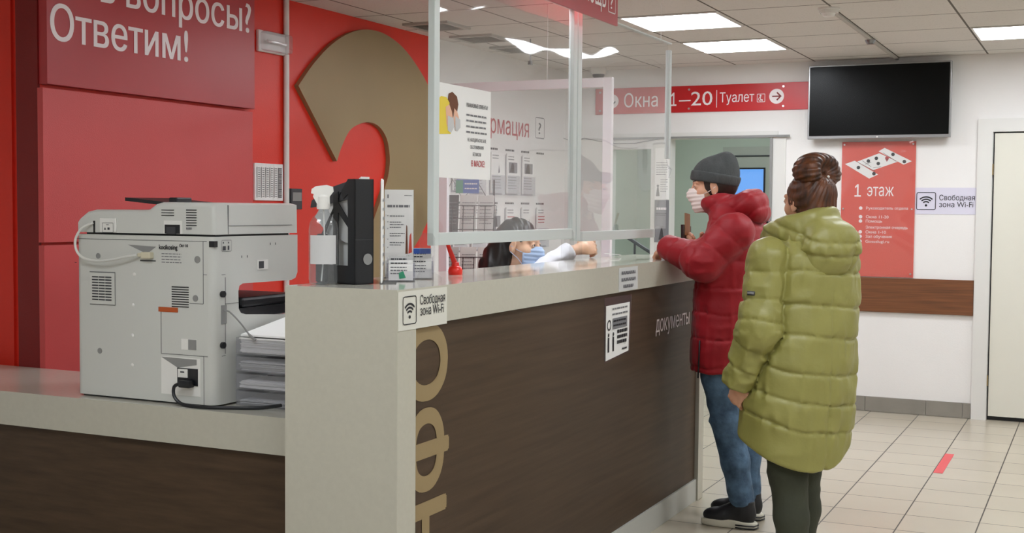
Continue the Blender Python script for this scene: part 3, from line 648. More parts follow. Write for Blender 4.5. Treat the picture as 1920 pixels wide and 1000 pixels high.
# seams
s = B(); yy = yp - .0008
for (x0, x1, z0, z1) in ((-3.238, -2.662, 1.3285, 1.330), (-2.678, -2.6765, 1.123, 1.329), (-2.735, -2.677, 1.122, 1.1235), (-2.857, -2.8555, .95, 1.092), (-2.857, -2.66, .948, .9495), (-2.677, -2.6755, .787, .949), (-2.677, -2.662, 1.219, 1.2205), (-3.24, -3.232, 1.245, 1.2465)): s.box(x0, x1, yy, yp + .001, z0, z1)
s.box(X1 - .001, X1 + .0008, 3.298, 3.317, 1.2185, 1.22); s.box(X1 - .001, X1 + .0008, 3.316, 3.3175, .955, 1.21); s.box(X1 - .001, X1 + .0008, 3.298, 3.317, .948, .9495); s.box(X1 - .001, X1 + .0008, 3.3175, 3.387, 1.121, 1.1222)
s.box(X1 - .004, X1 - .0012, 3.34, 3.695, 1.380, 1.3815); s.box(X1 - .004, X1 - .0012, 3.335, 3.3365, 1.353, 1.45); s.build('seams', 'dgrey', pr)
# vents
v = B()
for k in range(3): v.box(-2.856, -2.803, 3.2665, 3.269, 1.4125 + k * .009, 1.415 + k * .009)
for k in range(7): v.box(-2.751, -2.708, 3.2665, 3.269, 1.380 + k * .0085, 1.383 + k * .0085)
for k in range(9): v.box(-2.81, -2.738, yp - .001, yp + .001, 1.108 + k * .0082, 1.1115 + k * .0082)
v.build('vent_slots', 'black', pr)
gr = pl_(-3.17, -3.057, 1.104, 1.214, 'filter_cover', 'pwhite', t=.004, bev=.001)
v = B().box(-3.171, -3.056, yp - .0015, yp + .001, 1.102, 1.2165)
for k in range(9):
    for j in range(3): v.box(-3.157 + j * .030, -3.130 + j * .030, yp - .005, yp - .0038, 1.118 + k * .0098, 1.1225 + k * .0098)
v.build('slots', 'dgrey', gr)
pl_(-2.866, -2.784, 1.090, 1.106, 'orange_label', 'orange', t=.002)
c1 = pl_(-3.125, -3.052, 1.353, 1.402, 'hinge_cover', 'white', t=.006, y=3.268, bev=.002)
b = B(); rrect_frame(b, (-3.112, 3.262, 1.352), *BW, .05, .034, .0012, .003, lift=.001); poly(b, [(-3.104, 1.362), (-3.094, 1.362), (-3.099, 1.371)], (0, 3.262, 0), X, Z, nY, .001); rect(b, (-3.088, 3.262, 1.362), *BW, .01, .008, .001); rect(b, (-3.094, 3.262, 1.378), *BW, .012, .002, .001); b.build('symbols', 'dgrey', c1)
pl_(-3.158, -3.150, 1.352, 1.392, 'cable_slot', 'black', t=.001, y=3.268)
c2 = pl_(-2.845, -2.766, 1.352, 1.396, 'hinge_recess', 'white', t=.004, y=3.268, bev=.0015)
B().box(-2.838, -2.775, 3.262, 3.265, 1.353, 1.383).build('opening', 'black', c2); B().box(-2.828, -2.79, 3.258, 3.263, 1.352, 1.375).build('hinge', 'dgrey', c2)
b = B(); bars(b, (-2.75, 3.2665, 1.368), *BW, .025, 1, .01, .007, 2, short=0); b.build('symbols', 'gink', pr)
# cable socket recess, its shade painted as a flat grey triangle, and connector
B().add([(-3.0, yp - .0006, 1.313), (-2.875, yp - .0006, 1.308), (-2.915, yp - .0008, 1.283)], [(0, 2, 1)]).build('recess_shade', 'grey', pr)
B().box(-2.945, -2.878, yp - .001, yp + .001, 1.258, 1.262).build('recess_edge', 'dgrey', pr)
B().box(-2.925, -2.885, yp - .022, yp - .001, 1.268, 1.290, .003).box(-2.945, -2.925, yp - .016, yp - .004, 1.272, 1.286, .003).build('plug', mat('plug_cream', 'cfc8ae', .4), pr)
def spline(P, sub=6):
    out = []
    P = [Vector(p) for p in P]
    for i in range(len(P) - 1):
        p0 = P[max(i - 1, 0)]; p1 = P[i]; p2 = P[i + 1]; p3 = P[min(i + 2, len(P) - 1)]
        for k in range(sub):
            t = k / sub; out.append(.5 * (2 * p1 + (p2 - p0) * t + (2 * p0 - 5 * p1 + 4 * p2 - p3) * t * t + (3 * p1 - p0 - 3 * p2 + p3) * t ** 3))
    return out + [P[-1]]
B().tube(spline([(-3.154, 3.262, 1.385), (-3.19, 3.245, 1.365), (-3.212, 3.238, 1.325), (-3.205, 3.238, 1.285), (-3.17, 3.238, 1.262), (-3.11, 3.238, 1.255), (-3.04, 3.238, 1.262), (-2.99, 3.240, 1.272), (-2.945, 3.248, 1.279)]), .0045, 8).build('cable', 'wcable', pr, True)
b = B(); text(b, 'kocikosing', (-2.862, yp - .0002, 1.300), *BW, .016, .078, bold=.02, lift=.001); text(b, 'Окт 10', (-2.775, yp - .0002, 1.309), *BW, .010, .035, bold=.02, lift=.001); b.build('handwriting', 'ink', pr)
b = B(); bars(b, (-2.852, yp, 1.284), *BW, .085, 4, .0095, .0028, 3, lift=.001); b.build('print', 'gink', pr)
for (x, z, r) in ((-3.132, 1.271, .010), (-2.701, 1.269, .012), (-2.71, 1.140, .011), (-3.128, .942, .010)):
    q = B().lathe([(r, 0), (r, .0015), (r * .7, .0015)], (0, 0, 0), 16); q.v = [(x + a, yp - c, z + b_) for a, b_, c in q.v]; q.build('screw_well', 'grey', pr, True)
for (x, z) in ((-2.972, 1.212), (-2.978, 1.107), (-2.981, 1.004), (-2.983, .901)):
    q = B().lathe([(.0065, 0), (.005, .0015), (.002, .002)], (0, 0, 0), 12); q.v = [(x + a, yp - c, z + b_) for a, b_, c in q.v]; q.build('screw_cap', 'white', pr, True)
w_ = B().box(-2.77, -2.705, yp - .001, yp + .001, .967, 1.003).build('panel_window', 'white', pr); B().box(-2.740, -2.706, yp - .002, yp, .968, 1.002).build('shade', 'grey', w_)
# power inlet
rc = B().box(-2.856, -2.690, yp - .0012, yp + .001, .813, .940).build('inlet_recess', 'white', pr)
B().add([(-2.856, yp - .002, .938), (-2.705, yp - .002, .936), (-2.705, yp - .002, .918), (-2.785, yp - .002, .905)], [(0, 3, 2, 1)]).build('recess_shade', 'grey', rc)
B().box(-2.785, -2.700, yp - .004, yp, .848, .905).build('inlet', 'black', rc); B().box(-2.780, -2.740, yp - .008, yp - .003, .874, .902, .001).build('socket', 'white', rc); B().box(-2.768, -2.752, yp - .009, yp - .007, .890, .895).build('slot', 'dgrey', rc)
B().box(-2.760, -2.712, yp - .032, yp - .003, .843, .868, .005).tube(spline([(-2.755, 3.238, .856), (-2.775, 3.232, .845), (-2.772, 3.228, .815), (-2.745, 3.228, .792), (-2.70, 3.228, .7865), (-2.63, 3.232, .7865), (-2.575, 3.255, .7865), (-2.48, 3.30, .787), (-2.40, 3.31, .80)]), .006, 8).build('power_cord', 'black', pr, True)
# side face details (looking towards +X)
xs_ = X1 + .0006
B().box(-2.662, -2.625, yp + .002, yp + .004, 1.311, 1.331).box(xs_ - .002, xs_, 3.27, 3.29, 1.311, 1.331)
b = B(); rrect_frame(b, (xs_, 3.296, 1.296), *LW, .052, .038, .0012, .004); rect(b, (xs_, 3.302, 1.300), *LW, .016, .014); rect(b, (xs_, 3.328, 1.301), *LW, .008, .014); rect(b, (xs_, 3.303, 1.322), *LW, .005, .006); rect(b, (xs_, 3.33, 1.322), *LW, .005, .006)
for y in (3.40, 3.43, 3.56, 3.59): rect(b, (xs_, y, 1.272 if y < 3.5 else 1.312), *LW, .004, .008)
b.build('side_icons', 'dgrey', pr)
sq = B().box(xs_ - .002, xs_ + .001, 3.490, 3.550, 1.228, 1.262).build('side_catch', 'white', pr); B().box(xs_, xs_ + .0018, 3.497, 3.525, 1.232, 1.257).build('opening', 'dgrey', sq)
B().box(-2.668, -2.633, 3.2645, 3.29, 1.311, 1.331).build('corner_vent', 'black', pr)
for z in (1.155, .985):
    B().cyl((X1 - .001, 3.300, z), X, .011, .010, 14).build('side_knob', 'black', pr, True)
B().box(xs_ - .002, xs_ + .0012, 3.295, 3.322, 1.056, 1.118, .0).build('cable_opening', 'grey', pr)
B().tube(spline([(X1, 3.31, 1.10), (X1 + .02, 3.315, 1.095), (X1 + .06, 3.32, 1.06), (X1 + .09, 3.33, 1.02), (X1 + .11, 3.335, 1.005)]), [.003] * 18 + [.005] * 7, 6).build('side_cable', 'grey', pr, True)
# letter trays beside the printer
tx0, tx1, ty0, ty1 = -2.605, -2.285, 3.34, 3.60
for k in range(4):
    z = .7805 + k * .058
    lb = ['bottom', 'second', 'third', 'topmost'][k]
    t = thing('letter_tray', 'clear plastic letter tray beside the printer, %s of the stack' % lb, 'tray', ((tx0 + tx1) / 2, ty0, z), 'stacked letter trays')
    B().box(tx0, tx1, ty0, ty1, z, z + .003).box(tx0, tx0 + .003, ty0, ty1, z + .003, z + .055).box(tx1 - .003, tx1, ty0, ty1, z + .003, z + .055).box(tx0 + .003, tx1 - .003, ty0, ty0 + .003, z + .003, z + .050).build('tray', 'clearp', t)
    hh = [.018, .022, .03, .05][k]
    b = B(); rnd = random.Random(k + 3); n = 6 + k * 3
    for j in range(n):
        dx, dy = rnd.uniform(-.004, .004), rnd.uniform(-.006, .006); zz = z + .0035 + hh * j / n
        b.box(tx0 + .010 + dx, tx1 - .010 + dx, ty0 + .012 + dy, ty1 - .015 + dy, zz, zz + hh / n * .8)
    o = b.build('paper_stack', 'paper' if k in (1, 3) else 'paper2'); tag(o, 'sheets of paper lying in the %s clear tray beside the printer' % lb, 'papers', 'paper in the letter trays')
o = B().add([(-2.60, 3.36, 1.012), (-2.29, 3.36, 1.012), (-2.29, 3.62, 1.045), (-2.60, 3.62, 1.045), (-2.60, 3.36, 1.018), (-2.29, 3.36, 1.018), (-2.29, 3.62, 1.058), (-2.60, 3.62, 1.058)], [(0, 3, 2, 1), (4, 5, 6, 7), (0, 1, 5, 4), (1, 2, 6, 5), (2, 3, 7, 6), (3, 0, 4, 7)]).build('paper_sheets', 'paper')
tag(o, 'loose white sheets lying tilted on top of the letter trays', 'papers')

# ================================================================ things on the counter
# spray bottle
bx, by = -2.10, 3.108
t = thing('pump_bottle', 'clear plastic sanitiser bottle with white trigger cap and a pale label on the counter end', 'bottle', (bx, by, ZT))
ra = .55
B().lathe([(.034, .001), (.042, .004), (.043, .015), (.043, .165), (.040, .185), (.030, .202), (.018, .213), (.015, .22), (.015, .232)], (bx, by, ZT), 28, 1, .75, ra).build('bottle', 'bottle', t, True)
B().lathe([(.032, .004), (.040, .007), (.040, .075)], (bx, by, ZT), 28, 1, .73, ra).build('liquid', 'liquid', t, True)
c, s_ = math.cos(ra), math.sin(ra); u = Vector((c, s_, 0)); n_ = Vector((s_, -c, 0))
b = B()
lb = []
for k in range(13):
    a = math.radians(-150 + k * 10); lb.append((.0436 * math.cos(a), .0436 * .75 * math.sin(a)))
vs = []
for (x, y) in lb:
    p = Vector((bx, by, ZT)) + u * x + Vector((-s_, c, 0)) * y; vs += [p + Vector((0, 0, .062)), p + Vector((0, 0, .148))]
b.add(vs, [(2 * i, 2 * i + 2, 2 * i + 3, 2 * i + 1) for i in range(12)]).build('label', 'paper2', t, True)
B().lathe([(.019, .225), (.020, .23), (.019, .262), (.012, .268)], (bx, by, ZT), 20).build('collar', 'white', t, True)
b = B(); q = Vector((bx, by, ZT))
b.prism([(-.030, .256), (-.036, .262), (-.030, .268), (-.018, .262), (-.018, .240), (.018, .240), (.018, .262), (.030, .278), (.028, .292), (.010, .297), (-.022, .293), (-.034, .285), (-.036, .272), (-.028, .270)][4:] + [(-.030, .262)], q - n_ * -.011, u, Z, -n_, .022)
b.build('spray_head', 'white', t)
B().tube([q + Vector((0, 0, .24)), q + u * .004 + Vector((0, 0, .12)), q + u * -.006 + Vector((0, 0, .01))], .0022, 6).build('dip_tube', 'white', t)
# magazine files
def magazine_file(cr, d, w, name, label, H_=.315, L_=.25, W_=.10, win=True):
    cr, d, w = Vector(cr), Vector(d), Vector(w)
    t = thing(name, label, 'file box', tuple(cr))
    u = lambda a, b_, z: cr - w * a + d * b_ + Vector((0, 0, z))
    outl = [(0, 0), (L_, 0), (L_, .11), (L_ * .35, H_ * .88), (.03, H_), (0, H_)]
    b = B(); h1 = [(.03, .07), (.10, .07), (.10, .13), (.03, .18)]; th = .003
    # two sides with slanted windows cut as strips
    for a in (0, W_ - th):
        o = cr - w * a
        for strip in ([(0, 0), (L_, 0), (L_, .055), (0, .055)], [(0, .055), (.035, .055), (.035, H_), (0, H_)], [(L_ - .02, .055), (L_, .055), (L_, .11), (L_ - .02, .126)],
                      [(.035, H_ - .045), (.06, H_ - .06), (L_ * .35, H_ * .88), (.035, H_)],
                      [(.085, .055), (.110, .055), (.110, .265), (.085, .278)],
                      [(.035, .170), (.085, .215), (.085, .245), (.035, .195)], [(.110, .11), (L_ - .02, .05), (L_ - .02, .075), (.110, .14)],
                      [(L_ * .35, H_ * .88), (.085, .26), (L_ - .02, .10), (L_, .11)]):
            b.prism(strip, o, d, Z, -w, th)
    b.obox(cr, -w, Z, d, W_, H_, th); b.obox(cr, -w, d, Z, W_, L_, th); b.obox(cr + d * (L_ - th), -w, Z, d, W_, .11, th)
    b.build('box', 'black', t)
    q = B()
    c_ = cr - w * (W_ / 2 - .012) - d * .002 + Vector((0, 0, .075)); q.v = []
    disc(q, c_, w, Z, -d, .017, lift=0, inner=.0, seg=20); q.build('finger_hole', 'grey', t)
    b = B(); b.obox(cr - d * .001 + Vector((0, 0, .133)), -w, Z, d, W_, .0015, .001); b.build('ridge', 'dgrey', t)
    return t, u
d1, w1 = (-.936, .352, 0), (.352, .936, 0)
t, u = magazine_file((-1.985, 3.205, ZT + .001), d1, w1, 'magazine_file', 'black plastic magazine file standing right behind the clear bottle', L_=.20, W_=.070)
pp = B()
pp.prism([(.008, .006), (.190, .006), (.190, .15), (.08, .28), (.008, .322)], Vector((-1.985, 3.205, ZT + .001)) - Vector(w1) * .010, d1, Z, tuple(-Vector(w1)), .032)
tag(pp.build('paper_bundle', 'paper'), 'white papers packed inside the black magazine file beside the bottle', 'papers')
pp = B()
pp.prism([(.05, .12), (.16, .15), (.225, .20), (.20, .225), (.06, .27)], Vector((-1.985, 3.205, ZT + .001)) - Vector(w1) * .046, d1, Z, tuple(-Vector(w1)), .010)
o = pp.build('grey_leaflets', 'paper2'); tag(o, 'grey leaflets sticking out from the back of the black magazine file', 'papers')
pp = B(); pp.prism([(.04, .255), (.20, .232), (.235, .228), (.228, .250), (.14, .288), (.04, .308)], Vector((-1.985, 3.205, ZT + .001)) - Vector(w1) * .058, d1, Z, tuple(-Vector(w1)), .008)
o = pp.build('black_folder', 'dgrey'); tag(o, 'dark folder leaning out of the black magazine file above the grey leaflets', 'folder')
b = B(); b.box(-2.166, -2.130, 3.165, 3.185, ZT, ZT + .15, .006)
o = b.build('black_box', 'black'); tag(o, 'small black box half hidden behind the clear bottle', 'box')
# edge-on leaflet stand
dv = Vector((-.50, .866, 0)); nv = Vector((.866, .5, 0)); o0 = Vector((-1.968, 3.212, ZT))
t = thing('leaflet_stand', 'white leaflet stand seen almost edge on, right against the black file', 'leaflet stand', tuple(o0))
B().obox(o0, dv, Z, nv, .20, .312, .003).obox(o0, dv, nv, Z, .20, .05, .002).build('stand', 'clearp', t)
B().obox(o0 + nv * .0035 + Vector((0, 0, .003)), dv, Z, nv, .20, .315, .004).build('leaflet', 'paper', t)
b = B(); bars(b, o0 + nv * .0085 + dv * .19 + Vector((0, 0, .25)), -dv, Z, nv, .17, 8, .028, .009, 4); b.build('print', 'gink', t)
# upright price list
o0 = Vector((-2.135, 3.515, ZT)); ud = Vector((.93, .37, 0)); nd = Vector((.37, -.93, 0))
t = thing('leaflet_stand', 'upright white printed list in a clear stand, in front of the gold emblem', 'leaflet stand', tuple(o0))
B().obox(o0, ud, Z, nd, .097, .29, .003).obox(o0 - nd * .03, ud, nd, Z, .097, .06, .002).build('stand', 'clearp', t)
B().obox(o0 + nd * .0032 + ud * .001 + Vector((0, 0, .003)), ud, Z, nd, .095, .287, .001).build('sheet', 'paper', t)
q = o0 + nd * .0045; b = B()
rect(b, q + ud * .010 + Vector((0, 0, .262)), ud, Z, nd, .004, .012, .001); bars(b, q + ud * .010 + Vector((0, 0, .232)), ud, Z, nd, .078, 1, .01, .008, 2, short=0, lift=.001)
for k, z in enumerate((.202, .182, .160, .125, .098)): text(b, 'v', q + ud * .009 + Vector((0, 0, z)), ud, Z, nd, .007, .005, lift=.001)
b.build('heading', 'gink', t); b = B()
for k, z in enumerate((.202, .182, .174, .165, .145, .137, .115, .107)): bars(b, q + ud * .018 + Vector((0, 0, z)), ud, Z, nd, .05 - .012 * (k % 2), 1, .01, .003, k, short=0, lift=.001)
bars(b, q + ud * .066 + Vector((0, 0, .27)), ud, Z, nd, .025, 1, .01, .002, 1, lift=.001); b.build('print', 'gink', t)
b = B(); poly(b, [(.070, .08), (.078, .08), (.076, .17), (.073, .175)], q, ud, Z, nd, .001); b.build('pen_drawing', 'brown', t)
b = B(); poly(b, [(.080, .08), (.092, .085), (.089, .15), (.084, .14)], q, ud, Z, nd, .001); b.build('flame_drawing', 'coral', t)
# business card holders
def card_holder(o0, ud, nd, label, w_, mats, blue=False):
    o0, ud, nd = Vector(o0), Vector(ud).normalized(), Vector(nd).normalized()
    t = thing('card_holder', label, 'card holder', tuple(o0), 'clear holders with business cards')
    b = B(); bk = (Vector((0, 0, 1)) * .94 - nd * .34).normalized(); fn = bk.cross(ud) * -1
    b.obox(o0, ud, nd, Z, w_, .075, .002)
    for k in range(3):
        q = o0 + nd * (.060 - k * .026) + Vector((0, 0, .002 + k * .012)); b.obox(q, ud, bk, nd, w_, .032, .0015); b.obox(q - nd * .012, ud, bk, nd, w_, .045, .0015)
    for s_ in (0, w_ - .002):
        b.prism([(.0, .0), (.075, 0), (.066, .035), (.015, .075), (0, .06)], o0 + ud * s_, nd, Z, ud, .002)
    b.build('holder', 'clearp', t)
    for k, m in enumerate(mats):
        q = o0 + nd * (.0545 - k * .026) + Vector((0, 0, .004 + k * .012)); hgt = .052 if k < 2 or not blue else .075
        c = thing('business_card', 'stack of %s cards in the %s tier of the %s card holder' % (['white', 'pale', 'printed'][k], ['front', 'middle', 'back'][k], 'right' if blue else 'left'), 'cards', tuple(q), 'business cards on the counter')
        B().obox(q + ud * .006, ud, bk, nd, w_ - .012, hgt, .006).build('cards', m, c)
        nn = ud.cross(bk); b = B()
        bars(b, q + ud * .012 + bk * (hgt - .012) + nd * .006, ud, bk, nn, w_ * .6, 3, .010, .004, k + int(blue) * 5, lift=.001)
        b.build('print', 'ink' if k else 'gink', c)
        if k == 0 and not blue:
            b = B(); poly(b, [(.03, .004), (.05, .008), (.042, .03), (.028, .024)], q + nd * .006 + ud * .01, ud, bk, nn, .0012); b.build('drawing', 'green_i', c)
        if k == 2 and blue:
            b = B(); rect(b, q + ud * .020 + bk * (hgt - .020) + nd * .006, ud, bk, nn, w_ - .028, .018, .002); b.build('header', 'blue', c)
            b = B(); poly(b, [(.002, .04), (.016, .045), (.018, .07), (.004, .072)], q + nd * .006 + ud * .004, ud, bk, nn, .002); b.build('corner', 'green_i', c)
ch_u = Vector((.86, .5, 0)); ch_n = Vector((.5, -.86, 0))
card_holder((-2.05, 3.39, ZT), ch_u, ch_n, 'clear holder of business cards next to the white leaflet stand', .088, ('paper', 'paper', 'paper2'))
card_holder((-2.062, 3.532, ZT), ch_u, ch_n, 'clear card holder with a blue headed card, right of the other holder', .088, ('paper', 'paper', 'paper'), True)
# red pen on a base
t = thing('desk_pen', 'bright red pen on a round suction base on the counter below the screen', 'pen', (-2.03, 3.815, ZT))
B().lathe([(.024, 0), (.025, .004), (.025, .018), (.021, .026), (.014, .030), (.012, .042), (.004, .046)], (-2.03, 3.815, ZT), 20).build('base', 'redpl', t, True)
B().tube([(-2.03, 3.815, ZT + .035), (-2.042, 3.795, ZT + .085), (-2.055, 3.775, ZT + .145)], [.010, .008, .005], 10).build('pen', 'redpl', t, True)

# ================================================================ clear screens
def bar(b, y0, y1, z0, z1, xa=-1.962, xb=-1.938): b.box(xa, xb, y0, y1, z0, z1, .002)
sc_ = thing('acrylic_screen', 'white framed clear screen on the counter with the mask poster on it', 'screen', (-1.95, 4.09, ZT))
b = B(); bar(b, 3.492, 3.528, 1.325, 2.262); bar(b, 4.645, 4.682, 1.325, 2.262); bar(b, 3.528, 4.645, 1.325, 1.366); bar(b, 3.528, 4.645, 2.245, 2.262); b.build('frame', 'frame', sc_)
B().box(-1.952, -1.948, 3.528, 4.645, 1.366, 2.245).build('pane', 'acr', sc_)
def foot(y, parent):
    pts = [(-1.995, 1.2152), (-1.905, 1.2152), (-1.905, 1.225), (-1.93, 1.24), (-1.93, 1.35), (-1.94, 1.365), (-1.975, 1.365), (-1.985, 1.35), (-1.985, 1.24), (-1.995, 1.225)]
    B().prism(pts, (0, y, 0), X, Z, Y, .004).build('foot', 'footp', parent)
foot(3.484, sc_); foot(4.640, sc_)
B().tube([(-1.95, 3.6, 2.26), (-1.95, 3.6, CZ)], .0012, 5).tube([(-1.95, 4.6, 2.26), (-1.95, 4.6, CZ)], .0012, 5).build('wire', 'white', sc_)
s2 = thing('acrylic_screen', 'clear screen with white edges at the far end of the counter, above the reaching hand', 'screen', (-1.95, 5.29, ZT))
b = B(); bar(b, 4.690, 4.732, 1.315, 2.262); bar(b, 4.732, 5.67, 1.312, 1.352); bar(b, 5.862, 5.892, 1.695, 2.225); bar(b, 4.732, 5.892, 2.255, 2.262); b.build('frame', 'frame', s2)
B().box(-1.952, -1.948, 4.732, 5.862, 1.352, 2.255).build('pane', 'acr', s2)
foot(4.730, s2); foot(5.80, s2)
B().tube([(-1.95, 5.755, 2.26), (-1.95, 5.755, CZ)], .0015, 5).build('wire', 'white', s2)
b = B(); rnd = random.Random(2)
P = [(-1.935 + rnd.uniform(-.01, .01), 5.80 + .012 * k + rnd.uniform(-.02, .02), 1.70 - .012 * k + rnd.uniform(-.03, .03)) for k in range(9)]
for k in range(7): b.add([P[k], P[k + 1], P[k + 2]], [(0, 1, 2)])
b.build('tape', 'clearp', s2)
# poster on the near screen
t = thing('mask_poster', 'white poster of two masked heads fixed on the near clear screen', 'poster', (-1.947, 3.73, 1.7))
B().box(-1.9475, -1.9455, 3.530, 3.912, 1.545, 1.852).build('sheet', 'paper', t); xp = -1.9455
b = B(); poly(b, [(3.532, 1.685), (3.615, 1.690), (3.622, 1.72), (3.598, 1.76), (3.606, 1.79), (3.585, 1.807), (3.55, 1.808), (3.532, 1.80)], (xp, 0, 0), *LW); b.build('blond_hair', 'yellow', t)
b = B(); poly(b, [(3.590, 1.79), (3.60, 1.82), (3.625, 1.828), (3.658, 1.815), (3.668, 1.79), (3.660, 1.765), (3.64, 1.775), (3.628, 1.735)], (xp, 0, 0), *LW, lift=.0012); b.build('brown_hair', 'brown', t)
b = B(); poly(b, [(3.578, 1.775), (3.604, 1.785), (3.622, 1.762), (3.628, 1.742), (3.60, 1.70), (3.585, 1.72)], (xp, 0, 0), *LW, lift=.002); poly(b, [(3.64, 1.775), (3.66, 1.765), (3.678, 1.735), (3.65, 1.70), (3.632, 1.735)], (xp, 0, 0), *LW, lift=.0016); b.build('faces', 'skinink', t)
b = B(); poly(b, [(3.592, 1.748), (3.632, 1.742), (3.638, 1.715), (3.615, 1.692), (3.592, 1.70)], (xp, 0, 0), *LW, lift=.0026); poly(b, [(3.645, 1.75), (3.68, 1.74), (3.682, 1.715), (3.66, 1.70), (3.645, 1.705)], (xp, 0, 0), *LW, lift=.0022); b.build('masks', 'paper2', t)
b = B(); text(b, 'УВАЖАЕМЫЕ КЛИЕНТЫ!', (xp, 3.725, 1.787), *LW, .013, .16, bold=.01)
for k, (s_, z) in enumerate((('НЕ НАХОДИТЬСЯ В ЗАЛЕ', 1.672), ('ОБСЛУЖИВАНИЯ', 1.648), ('БЕЗ МАСКИ', 1.624))): text(b, s_, (xp, 3.735 + k * .02, z), *LW, .011, .14 - k * .04, bold=.006)
b.build('print', 'ink', t)
b = B(); bars(b, (xp, 3.725, 1.757), *LW, .155, 4, .019, .006, 3); b.build('small_print', 'gink', t)
b = B(); text(b, 'В МАСКЕ!', (xp, 3.765, 1.588), *LW, .020, .10, bold=.01); b.build('red_print', 'rink', t)
# partition frame across, behind the clerk
t = thing('partition_frame', 'tall lilac-white framed clear partition standing behind the counter and the clerk', 'partition', (-2.83, 6.1, 0))
b = B(); b.box(-3.345, -3.295, 6.085, 6.115, 0, 2.13, .002).box(-2.375, -2.325, 6.085, 6.115, 0, 2.13, .002).box(-3.295, -2.375, 6.085, 6.115, 2.08, 2.13, .002).box(-3.295, -2.375, 6.085, 6.115, .0, .06, .002); b.build('frame', 'bframe', t)
B().box(-3.295, -2.375, 6.098, 6.102, .06, 2.08).build('pane', 'acr', t)
B().tube([(-2.70, 6.1, 2.13), (-2.70, 6.1, CZ)], .002, 5).build('wire', 'white', t)
# hanging red sign
t = thing('hanging_sign', 'red sign with white letters hanging above the clear screens', 'sign', (-1.85, 4.3, 2.33))
B().box(-1.86, -1.85, 3.5, 4.90, 2.207, 2.48, .001).build('board', 'sred', t)
b = B(); text(b, 'Помощь', (-1.85, 4.395, 2.262), *LW, .10, .365, bold=.002); rrect_frame(b, (-1.85, 4.785, 2.25), *LW, .085, .085, .004, .01); text(b, '?', (-1.85, 4.812, 2.268), *LW, .05, .026, bold=.002); b.build('lettering', 'wink', t)
B().tube([(-1.855, 3.7, 2.48), (-1.855, 3.7, CZ)], .0015, 5).tube([(-1.855, 4.7, 2.48), (-1.855, 4.7, CZ)], .0015, 5).build('wire', 'white', t)
# ================================================================ people: distance-field modelling
def A3(*v): return np.array(v, dtype=np.float32)
def smin(a, b, k):
    h = np.clip(.5 + .5 * (b - a) / k, 0, 1); return b * (1 - h) + a * h - k * h * (1 - h)
def smax(a, b, k): return -smin(-a, -b, k)
def rotm(yaw=0, pitch=0, roll=0):
    """columns = local axes; pitch tips the nose down when positive"""
    cy, sy, cp, sp, cr, sr = math.cos(yaw), math.sin(yaw), math.cos(pitch), math.sin(pitch), math.cos(roll), math.sin(roll)
    Rz = np.array([[cy, -sy, 0], [sy, cy, 0], [0, 0, 1]]); Ry = np.array([[cp, 0, sp], [0, 1, 0], [-sp, 0, cp]]); Rx = np.array([[1, 0, 0], [0, cr, -sr], [0, sr, cr]])
    return (Rz @ Ry @ Rx).astype(np.float32)
I3 = np.eye(3, dtype=np.float32)
def ell(P, c, r, Rm=None):
    q = P - A3(*c)
    if Rm is not None: q = q @ Rm
    r = A3(*r); k0 = np.linalg.norm(q / r, axis=1); k1 = np.linalg.norm(q / (r * r), axis=1) + 1e-9
    return k0 * (k0 - 1) / k1
def cone(P, a, b, ra, rb):
    a = A3(*a); b = A3(*b); ab = b - a; t = np.clip(((P - a) @ ab) / (ab @ ab), 0, 1)
    return np.linalg.norm(P - a - t[:, None] * ab, axis=1) - (ra + (rb - ra) * t)
def chain(P, pts, rs, k=.02):
    d = None
    for i in range(len(pts) - 1):
        c = cone(P, pts[i], pts[i + 1], rs[i], rs[i + 1]); d = c if d is None else smin(d, c, k)
    return d
def chain_t(P, pts):
    """length along a chain at the nearest point"""
    best = np.full(len(P), 9e9, np.float32); tt = np.zeros(len(P), np.float32); L0 = 0
    for i in range(len(pts) - 1):
        a, b = A3(*pts[i]), A3(*pts[i + 1]); ab = b - a; l = np.linalg.norm(ab); t = np.clip(((P - a) @ ab) / (l * l), 0, 1)
        d = np.linalg.norm(P - a - t[:, None] * ab, axis=1); m = d < best; best[m] = d[m]; tt[m] = L0 + t[m] * l; L0 += l
    return tt
def loft(P, secs, sup=2.0):
    """secs: rows of (z, centre f, centre l, radius f, radius l)"""
    S = np.array(secs, dtype=np.float64); z = P[:, 2]
    o = np.argsort(S[:, 0]); S = S[o]
    zz = np.linspace(S[0, 0], S[-1, 0], 80)
    def sm(col):
        y = np.interp(zz, S[:, 0], S[:, col]); kq = np.array([1, 3, 5, 3, 1]) / 13.; yp_ = np.pad(y, 2, mode='edge'); return np.convolve(yp_, kq, 'valid')
    cf, cl, rf, rl = (np.interp(z, zz, sm(c)).astype(np.float32) for c in (1, 2, 3, 4))
    qx, qy = (P[:, 0] - cf) / rf, (P[:, 1] - cl) / rl
    d = ((np.abs(qx) ** sup + np.abs(qy) ** sup) ** (1 / sup) - 1) * np.minimum(rf, rl)
    return smax(d, np.maximum(z - S[-1, 0], S[0, 0] - z), .012)
_rng = np.random.RandomState(7); _lat = _rng.rand(32, 32, 32).astype(np.float32)
def vn(P, f, off=0):
    q = P * f + off + 100; i = np.floor(q).astype(int); u = q - i; u = u * u * (3 - 2 * u); r = 0
    for dx in (0, 1):
        for dy in (0, 1):
            for dz in (0, 1):
                w_ = (u[:, 0] if dx else 1 - u[:, 0]) * (u[:, 1] if dy else 1 - u[:, 1]) * (u[:, 2] if dz else 1 - u[:, 2])
                r = r + w_ * _lat[(i[:, 0] + dx) % 32, (i[:, 1] + dy) % 32, (i[:, 2] + dz) % 32]
    return (r * 2 - 1).astype(np.float32)
def ridge(P, f, off=0): return 1 - 2 * np.abs(vn(P, f, off))
